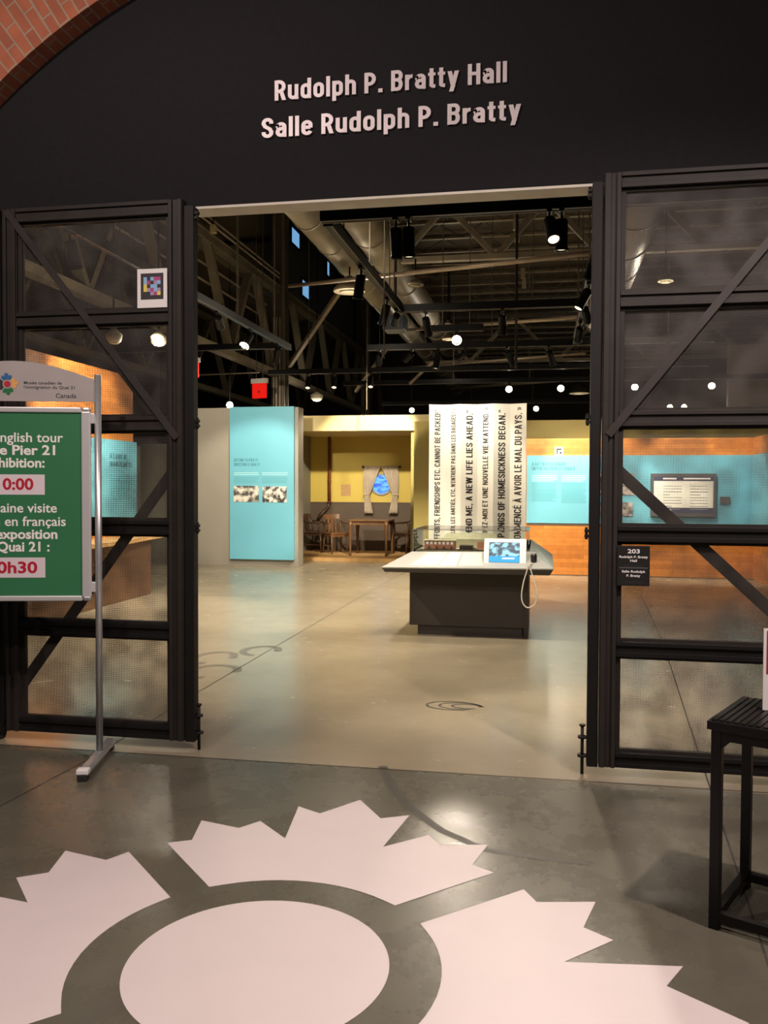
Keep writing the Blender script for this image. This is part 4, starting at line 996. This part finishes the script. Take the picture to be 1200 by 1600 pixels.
# ================================================================== CEILING STEEL
def joist(y, i, z=6.05, x0=-3.1, x1=7.9):
    r = empty('roof_joist', (0, y, z)); r['kind'] = 'structure'
    MB().box(x0, x1, -.035, .035, .20, .26).build('top_chord', 'joist_dark', r)
    m = MB(); m.box(x0, x1, -.035, .035, -.05, -.035); m.box(x0, x1, -.006, .006, -.035, 0); m.build('bottom_chord', 'joist', r)
    m = MB(); x = x0; k = 0
    while x < x1-.4:
        a, b = (-.03, .22) if k % 2 == 0 else (.22, -.03)
        m.bar((x, 0, a), (x+.4, 0, b), .018, .018); x += .4; k += 1
    m.build('web', 'joist_dark', r); return r
j0 = joist(9.2, 0)
for k in range(1, 24):
    c = copy_tree(j0); c.location = (0, 9.2+.9*k, 6.05)
# two cross frames with visible diagonals
def cross_truss(y, z0, z1, xs, name):
    r = empty(name, (0, y, z0)); r['kind'] = 'structure'
    MB().box(xs[0], xs[-1], -.06, .06, z1-z0-.08, z1-z0).build('top_chord', 'joist_dark', r)
    MB().box(xs[0], xs[-1], -.06, .06, 0, .08).build('bottom_chord', 'joist', r)
    for i in range(len(xs)-1):
        a, b = (.04, z1-z0-.04) if i % 2 else (z1-z0-.04, .04)
        MB().bar((xs[i], 0, a), (xs[i+1], 0, b), .10, .08).build('diagonal', 'steel', r)
cross_truss(13.2, 5.0, 5.9, [-3.0+.75*i for i in range(15)], 'roof_truss')
cross_truss(22.0, 4.7, 5.9, [-3.0+1.1*i for i in range(10)], 'roof_truss')
# long girder along the left aisle
GX = -6.2
r = empty('roof_girder', (GX, 0, 4.2)); r['kind'] = 'structure'
m = MB(); m.box(-.11, .11, 5.2, 33, 1.86, 1.98); m.build('top_chord', 'steel', r)
m = MB(); m.box(-.14, .14, 5.2, 33, 2.00, 2.02); m.build('top_flange', 'joist', r)
m = MB(); m.box(-.10, .10, 5.2, 33, -.08, .05); m.build('bottom_chord', 'joist', r)
y = 5.4; k = 0
while y < 32:
    a, b = (.0, 1.9) if k % 2 == 0 else (1.9, .0)
    MB().bar((0, y, a), (0, y+1.15, b), .10, .16, (1, 0, 0)).build('diagonal', 'steel', r); y += 1.15 if k % 2 else 1.6; k += 1
# electrical conduits along the girder
for i, (z, x) in enumerate(((6.36, -6.05), (6.46, -6.05), (5.75, -6.35), (5.45, -6.38))):
    o = MB().cyl((x, 5.2, z), (x, 19.2, z), .022, n=8).build('conduit', 'pipe')
    tag(o, ['lower of two pale conduits on top of the left girder', 'upper of two pale conduits on top of the left girder', 'upper thin conduit behind the left girder diagonals', 'lower thin conduit behind the left girder diagonals'][i], 'conduit', 'conduits along the left girder')
for yy in (9.0, 14.8, 16.6, 18.6):
    o = None
# second, lower girder further left
r = empty('roof_girder', (-9.0, 0, 4.2)); r['kind'] = 'structure'
m = MB(); m.box(-.1, .1, 5.2, 33, -.08, .06); m.build('bottom_chord', 'joist', r)
m = MB(); m.box(-.1, .1, 5.2, 33, 1.86, 1.98); m.build('top_chord', 'steel', r)
y = 5.4; k = 0
while y < 32:
    a, b = (.0, 1.9) if k % 2 == 0 else (1.9, .0)
    MB().bar((0, y, a), (0, y+1.3, b), .09, .14, (1, 0, 0)).build('diagonal', 'steel', r); y += 1.3; k += 1
# columns
def column(x, y, z1, label):
    r = empty('steel_column', (x, y, 0)); r['kind'] = 'structure'
    m = MB(); m.box(-.16, .16, -.16, -.13, 0, z1); m.box(-.16, .16, .13, .16, 0, z1); m.box(-.012, .012, -.13, .13, 0, z1); m.build('shaft', 'joist_dark', r)
    MB().box(-.22, .22, -.22, .22, 0, .03).build('base_plate', 'joist_dark', r)
    m = MB()
    for dx in (-.1, -.04, .05): m.cyl((dx, -.18, 1.0), (dx, -.18, 5.5), .018, n=8)
    m.build('cable_pipes', 'pipe', r)
    MB().box(.10, .17, -.20, -.16, 0, z1).build('edge_strip', 'steel', r)
column(-6.15, 19.6, 10.9, '')
column(-6.15, 29.5, 10.9, '')
# knee braces
def brace(a, b, w_, label, mm='pipe'):
    o = MB().bar(a, b, w_, w_).build('knee_brace', mm); tag(o, label, 'brace')
A = on_y(452, 572, 19.3); B = on_y(533, 452, 17.5); brace(A, B, .085, 'long pale sloping brace rising right from the left steel column')
A = on_y(556, 612, 21); B = on_y(606, 543, 20); brace(A, B, .06, 'short pale sloping brace above the cabin fascia')
A = on_y(640, 600, 18); B = on_y(676, 566, 18); brace(A, B, .05, 'thin sloping brace above the left end of the quote screen')

# ================================================================== DUCTS, PIPES
def duct(x, z, rad, y0, y1, label, seg=1.2, mm='duct'):
    r = empty('air_duct', (x, y0, z)); tag(r, label, 'duct', 'round ducts under the roof')
    MB().cyl((0, 0, 0), (0, y1-y0, 0), rad, n=28).build('tube', mm, r)
    y = .4
    while y < y1-y0: MB().cyl((0, y, 0), (0, y+.03, 0), rad+.012, n=28).build('joint_ring', mm, r); y += seg
    y = .8
    while y < y1-y0: MB().cyl((0, y, rad), (0, y, 6.3-z), .006, n=6).build('hanger_rod', 'joist_dark', r); y += 2.4
    return r
duct(-2.98, 5.0, .20, 5.4, 30, 'left round galvanised duct running away under the roof')
duct(-2.42, 5.12, .25, 5.4, 22, 'right round duct beside the lengthwise track, under the roof', 1.5, 'steel')
duct(.92, 4.55, .30, 5.4, 15.5, 'wide round duct at the right edge of the doorway')
o = MB().cyl(on_y(452, 447, 13.0), on_y(940, 394, 9.3), .03, n=12).build('sprinkler_pipe', 'pipe'); tag(o, 'long pinkish pipe slanting across the whole ceiling', 'pipe')
o = MB().cyl(on_y(632, 516, 17), on_y(925, 494, 13), .03, n=12).build('sprinkler_pipe', 'pipe'); tag(o, 'thin pale pipe above the bright hanging lamp', 'pipe')
o = MB().cyl(on_y(632, 575, 22), on_y(915, 552, 18), .03, n=12).build('sprinkler_pipe', 'pipe'); tag(o, 'thin pale pipe just below the third cross track', 'pipe')
o = MB().cyl(on_y(705, 607, 26), on_y(935, 590, 21), .04, n=12).build('sprinkler_pipe', 'pipe'); tag(o, 'pale pipe running behind the row of bright lamps', 'pipe')
o = MB().cyl(on_x(452, 374, -6.52), on_x(345, 381, -6.52), .05, n=12).build('cable_duct', 'black'); tag(o, 'black pipe crossing the high olive wall above the girder', 'pipe')
o = MB().cyl(on_y(305, 586, 20), on_y(405, 582, 21), .02, n=8).build('conduit', 'pipe'); tag(o, 'thin pale conduit behind the hanging red exit sign', 'conduit')
for px, y0, y1, Y, lb in ((575, 335, 640, 16, 'leftmost thin vertical rod hanging right of the duct'), (602, 330, 560, 9.5, 'thin vertical rod left of the paired spotlights'), (618, 330, 480, 11.2, 'pair of cables dropping to the end of the lengthwise track'), (922, 322, 480, 11.5, 'thin vertical cable near the right end of the doorway')):
    a = on_y(px, y0, Y); b = on_y(px-2, y1, Y)
    o = MB().cyl(Vector((b.x, b.y, 6.32 if b.x > -3.2 else 11)), b, .008, n=6).build('hanging_rod', 'joist_dark'); tag(o, lb, 'rod', 'thin rods hanging from the roof')
o = MB().cyl(Vector((on_y(806, 575, 13).x, 13, 6.32)), on_y(806, 575, 13), .02, n=8).build('drop_pole', 'black'); tag(o, 'black vertical pole hanging among the right ceiling joists', 'pole')
# utility clusters between joists (junction boxes on strut)
for i, (px, py, Y, lb) in enumerate([(713+75*.0, 0, 0, '')][:0]): pass
jb = [(806, 350, 14.6, 'nearest junction box between the right roof joists'), (808, 369, 15.5, 'second junction box between the right roof joists'), (817, 427, 18.0, 'third junction box between the right roof joists'), (819, 443, 19.0, 'farthest junction box between the right roof joists')]
for px, py, Y, lb in jb:
    p = on_y(px, py, Y); r = empty('junction_box', tuple(p)); tag(r, lb, 'junction box', 'junction boxes under the roof')
    MB().box(-.045, .045, -.05, .05, -.10, .10).build('box', 'pipe', r); MB().box(.10, .13, -.02, .02, -.10, .30).build('strut', 'steel', r)
    MB().cyl((0, 0, .10), (0, 0, max(.15, 6.3-p.z)), .012, n=6).build('drop_rod', 'steel', r)

# ================================================================== LIGHTING TRACKS AND SPOTLIGHTS
def track(a, b, label, w_=.085):
    a = Vector(a); b = Vector(b); r = empty('lighting_track', tuple((a+b)/2)); tag(r, label, 'lighting track', 'black lighting tracks')
    c = (a+b)/2
    MB().bar(a-c, b-c, w_, .095).build('channel', 'track', r)
    m = MB()
    for s in (-1, 1):
        d = (b-a).normalized(); n = Vector((-d.y, d.x, 0))*(w_/2-.008)*s
        m.bar(a-c+n-Vector((0, 0, .050)), b-c+n-Vector((0, 0, .050)), .006, .006)
    m.build('lower_lip', 'track_lip', r)
    L = (b-a).length; n = max(2, int(L/1.8)+1)
    for i in range(n):
        p = a+(b-a)*((i+.5)/n)-c; wx = p.x+c.x
        if -3.25 < wx < -2.1 or .55 < wx < 1.3: continue
        MB().cyl(p+Vector((0, 0, .05)), Vector((p.x, p.y, (6.3 if wx > -3.2 else 11.0 if wx > -6.7 else 6.25)-c.z)), .007, n=6).build('hanger_rod', 'joist_dark', r)
    return r
TZ = 3.9
track((-1.93, 7.33, TZ), (2.4, 7.33, TZ), 'nearest cross track, just under the doorway soffit')
track((-1.90, 7.45, TZ), (-1.90, 11.15, TZ), 'lengthwise track running from the nearest to the second cross track')
track((-1.90, 11.25, TZ), (.41, 11.25, TZ), 'second cross track from the doorway')
track((-2.95, 14.3, TZ), (2.6, 14.3, TZ), 'third cross track from the doorway')
track((-5.6, 17.05, TZ), (3.0, 17.05, TZ), 'fourth and longest cross track from the doorway')
track((.47, 7.45, TZ), (.47, 14.2, TZ), 'lengthwise track at the right side of the doorway')
track((-4.24, 5.6, TZ), (-4.24, 14.05, TZ), 'lengthwise track on the left side under the girder', .06)
track((-7.4, 13.85, TZ), (-4.3, 13.85, TZ), 'short cross track left, above the grey partition')
track((-4.5, 19.1, TZ), (5.5, 19.1, TZ), 'far cross track holding the bright lamps')
track((-4.5, 23.85, TZ), (5.5, 23.85, TZ), 'farthest black cross track under the ceiling')
def make_spot(big=1.0):
    r = empty('track_spotlight', (0, 0, 0))
    MB().box(-.022, .022, -.06, .06, -.075, -.045).build('adapter', 'track', r)
    MB().cyl((0, 0, -.075), (0, 0, -.125), .011, n=8).build('stem', 'track', r)
    h = MB().lathe([(.001, .06), (.045, .055), (.052, .04), (.052, -.17), (.060, -.18), (.060, -.20), (.050, -.20), (.046, -.185)], (0, 0, -.06), 18).build('lamp_head', 'track', r)
    h.location = (0, 0, -.125)
    MB().lathe([(.001, -.246), (.047, -.246), (.047, -.240), (.001, -.240)], (0, 0, 0), 18).build('lens', 'lens', h)
    return r
PROTO = None
HALL = .92
def spot(x, y, target, label, power=0, angle=40, z=TZ, hot=False, blend=.45, color=WARM, size=.05):
    global PROTO
    if PROTO is None: PROTO = r = make_spot()
    else: r = copy_tree(PROTO)
    r.location = (x, y, z); tag(r, label, 'spotlight', 'track spotlights')
    head = [c for c in r.children if c.name.startswith('lamp_head')][0]
    piv = Vector((x, y, z-.125)); d = (Vector(target)-piv).normalized()
    head.rotation_mode = 'QUATERNION'; head.rotation_quaternion = d.to_track_quat('-Z', 'Y')
    if hot:
        le = head.children[0]; le.data = le.data.copy(); le.data.materials.clear(); le.data.materials.append(M['lens_hot']); le.data.transform(Matrix.Diagonal((1.5, 1.5, 1, 1)))
    if power:
        spot_light('spot_beam', piv+d*.30, target, power*HALL, angle, blend, size, color)
    return r
S = spot
# nearest cross track
S(-1.27, 7.33, (-1.3, 9.0, .2), 'left spotlight of the pair on the nearest cross track, pale side', 0)
S(-1.16, 7.33, (-1.12, 7.6, 0), 'right spotlight of the pair on the nearest cross track, left half', 300, 80)
S(.02, 7.33, (.7, 4.78, 0), 'tilted spotlight of the pair on the nearest cross track, right half', 430, 64)
S(.12, 7.33, (.12, 7.6, 0), 'upright spotlight of the pair on the nearest cross track, right half', 300, 80)
# lengthwise, centre
S(-1.90, 8.86, (-2.6, 9.6, 0), 'nearest spotlight on the centre lengthwise track', 330, 85)
S(-1.90, 10.37, (-3.0, 11.4, 0), 'second spotlight on the centre lengthwise track', 620, 90)
S(-1.90, 11.05, (-4.0, 18.6, 1.9), 'third spotlight on the centre lengthwise track', 0)
# lengthwise, right
S(.47, 8.45, (-.4, 9.2, .8), 'nearest spotlight on the right lengthwise track', 70, 40)
S(.47, 9.98, (-1.1, 9.2, .85), 'second spotlight on the right lengthwise track', 120, 36)
S(.47, 11.0, (1.6, 15.7, 1.4), 'third spotlight on the right lengthwise track', 420, 60)
S(.47, 12.3, (.2, 15.7, 1.6), 'fourth spotlight on the right lengthwise track', 280, 52)
# left lengthwise
S(-4.24, 9.6, (-6.0, 10.4, 1.9), 'unlit-looking spotlight on the left lengthwise track', 560, 80)
S(-4.24, 12.1, (-5.2, 9.4, .3), 'brightly lit spotlight on the left lengthwise track', 420, 70, hot=True)
S(-4.24, 10.8, (-5.5, 15.95, 2.1), 'added spotlight in the middle of the left lengthwise track, brightening the blue panel', 1050, 44)  # spotlight added to brighten the left hall floor, then the panel
S(-4.24, 13.4, (-5.6, 16, 1.0), 'farthest spotlight on the left lengthwise track', 380, 60)
S(-4.24, 7.2, (-4.0, 8.5, 0), 'nearest spotlight on the left lengthwise track, behind the left gate', 480, 110)
# third cross track
for i, (x, tgt, pw_, an) in enumerate([(-2.75, (-4.0, 19.5, 1.25), 1300, 44), (-2.2, (-4.2, 17.4, 2.9), 220, 34), (-1.75, (-2.4, 14.0, 0), 950, 110), (-1.30, (-3.2, 17.4, 2.9), 150, 34), (-.62, (.6, 15.7, 1.4), 300, 70), (.05, (1.0, 15.7, 1.3), 500, 60)]):
    S(x, 14.3, tgt, 'black spotlight on the third cross track, %s from its left end' % ['first', 'second', 'third', 'fourth', 'fifth', 'sixth'][i], pw_, an)
S(1.9, 14.3, (2.9, 15.7, 1.3), 'spotlight at the right end of the third cross track, behind the right gate', 420, 66)
# quote screen lamps on the second cross track
S(-1.55, 11.25, (-1.35, 12.45, 2.1), 'left spotlight on the second cross track, aimed at the quote screen', 300, 66)
S(-.55, 11.25, (-.6, 12.45, 1.7), 'right spotlight on the second cross track, aimed at the quote screen', 110, 66)
# fourth cross track
for x, lb in ((-4.75, 'left'), (-4.2, 'middle'), (-3.45, 'right')):
    S(x, 17.05, (x+.3, 15.0, 0), lb+' spotlight of the three hanging above the cabin fascia', 150 if lb == 'middle' else 0, 80)
# bright lamps facing the doorway
S(-1.29, 12.75, on_z(716, 1375), 'single bright lamp in the middle of the ceiling', 230, 4.6, hot=True, blend=.8)
o = track((-1.7, 12.75, TZ), (-.9, 12.75, TZ), 'short black track holding the single bright lamp')
for x, y, lb in ((-.77, 19.1, 'bright lamp left on the far cross track, above the quote screen'), (.34, 19.1, 'bright lamp right on the far cross track, above the quote screen'), (1.885, 19.1, 'bright lamp on the far cross track seen at the left of the right gate'), (3.44, 19.1, 'largest bright lamp on the far cross track seen through the right gate'),
                 (-.23, 23.85, 'bright lamp on the farthest cross track, right of the quote screen'), (-3.65, 23.85, 'bright lamp on the farthest cross track, left of the quote screen'), (3.26, 23.85, 'left lamp of the close pair seen through the right gate'), (3.62, 23.85, 'right lamp of the close pair seen through the right gate')):
    S(x, y, (x*.6-.3, y-9, 0), lb, 25, 80, hot=True)
pl_ = on_y(359, 633, 17.6)
r = empty('floodlight', tuple(pl_)); tag(r, 'bright flood lamp just above the grey partition', 'lamp')
MB().cyl((0, 0, .02), (0, 0, max(.3, 6.24-pl_.z)), .01, n=8).build('stem', 'track', r)
m = MB(); m.lathe([(.001, -.075), (.05, -.06), (.075, 0), (.05, .06), (.001, .075)], (0, 0, 0), 16); m.build('bulb', 'lens_hot', r)

# pendant high bays
def pendant(px, py, Y, rad, label, mm='diffuser', dome=False, top_=None, watt=0):
    p = on_y(px, py, Y); r = empty('pendant_lamp', tuple(p)); tag(r, label, 'pendant lamp', 'round pendant lamps')
    if dome:
        m = MB(); m.lathe([(.001, -rad*.62), (rad*.5, -rad*.52), (rad*.85, -rad*.2), (rad, .05), (rad*.5, .1), (.03, .14)], (0, 0, 0), 24); m.build('shade', mm, r)
    else:
        m = MB(); m.lathe([(rad, 0), (rad*1.02, .03), (rad*.85, rad*.35), (rad*.4, rad*.75), (.05, rad*.95), (.001, rad*.97)], (0, 0, 0), 28); m.build('shade', 'steel', r)
        m = MB(); m.lathe([(.001, .012), (rad*.97, .012), (rad*.97, .004), (.001, .004)], (0, 0, 0), 28); m.build('diffuser', mm, r)
        m = MB(); m.lathe([(rad*.55, -.012), (rad*.62, -.016), (rad*.62, .004), (rad*.55, .004)], (0, 0, 0), 28); m.build('ring', 'steel', r)
    if top_ is None: top_ = 11.0 if p.x < -3.2 else 6.3
    if watt:  # fill added below the shade to brighten the dark roof
        l = bpy.data.lights.new('pendant_fill_light', 'POINT'); l.energy = watt; l.shadow_soft_size = .12; l.color = WARM
        lo_ = bpy.data.objects.new('pendant_fill_light', l); COL.objects.link(lo_); lo_.location = p-Vector((0, 0, .2+rad*.6))
    MB().cyl((0, 0, .12), (0, 0, top_-p.z), .012, n=8).build('stem', 'track', r)
pendant(546, 456, 12.5, .235, 'large round pendant lamp with rings left of the centre track', 'diffuser_dim', top_=4.80, watt=26)
pendant(553, 324.5, 9.0, .105, 'small bright pendant lamp above the end of the nearest track', watt=26)
pendant(649, 446, 12.5, .12, 'pale pendant lamp right of the centre track', top_=4.88)
pendant(702, 530.5, 18.2, .15, 'pale pendant lamp left of the single bright lamp', watt=26)
pendant(700, 506.5, 18, .075, 'tiny pale pendant lamp above the single bright lamp')
pendant(495, 621, 20.5, .165, 'bowl shaped pendant lamp above the cabin fascia', 'diffuser_dim', True, watt=25)
pendant(905, 615, 27, .30, 'wide dim pendant lamp at the right beside the gate', 'diffuser_dim', watt=26)
pendant(1040, 440, 13, .11, 'small pale pendant lamp seen through the top of the right gate', 'diffuser_dim', watt=34)
pendant(178, 530, 9.5, .10, 'pale pendant lamp seen through the left gate', 'diffuser_dim', True)
pendant(248, 533, 10.2, .11, 'bowl pendant lamp seen through the left gate near the opening', 'diffuser_dim', True, watt=34)

# exit signs
def exit_sign(a, b, Y, label, rz):
    p = on_y(*a, Y); q_ = on_y(*b, Y); w_ = abs(q_.x-p.x); h_ = abs(p.z-q_.z)
    r = empty('exit_sign', ((p.x+q_.x)/2, Y, (p.z+q_.z)/2), rz); tag(r, label, 'exit sign', 'red exit signs')
    MB().box(-w_/2, w_/2, -.03, .03, -h_/2, h_/2*.62).build('lit_face', 'exit_red', r)
    MB().box(-w_/2-.03, w_/2+.03, -.04, .04, h_/2*.62, h_/2*1.15).build('case_top', 'exit_white', r)
    MB().box(-.02, .03, -.033, -.03, -h_*.22, -h_*.08).build('running_mark', 'leaflet_red', r)
    m = MB()
    for x in (-w_*.25, w_*.25): m.cyl((x, 0, h_/2), (x, 0, (11.0 if p.x > -6.6 else 6.25)-(p.z+q_.z)/2), .006, n=6)
    m.build('hanger_rod', 'joist_dark', r)
exit_sign((394, 594), (417, 622), 17.4, 'red exit sign hanging above the grey partition', math.radians(-14))
exit_sign((298, 562), (312, 590), 13.2, 'red exit sign half hidden by the left gate post', math.radians(-40))
# blue equipment case under the track end
p = on_y(618, 507, 12.0); r = empty('projector', tuple(p)); tag(r, 'dark blue projector hanging at the far end of the centre track', 'projector')
MB().box(-.15, .15, -.18, .18, -.10, .10).build('body', 'bluebox', r, bevel=.01)
m = MB(); m.cyl((.05, -.18, 0), (.05, -.21, 0), .05, n=16); m.build('lens', 'black', r)
MB().cyl((0, 0, .10), (0, 0, 6.3-p.z), .015, n=8).build('mount_pole', 'black', r)
# hanging yellowish speaker high on the left
p = on_y(333.5, 358, 13.5); r = empty('hanging_speaker', tuple(p)); tag(r, 'small yellowish box hanging in front of the high olive wall', 'speaker')
MB().box(-.045, .045, -.05, .05, -.065, .065).build('body', mat('yellowed_plastic', (.42, .34, .16), .5), r, bevel=.006)
MB().cyl((0, 0, .065), (0, 0, 11.0-p.z), .012, n=6).build('drop_rod', 'black', r)
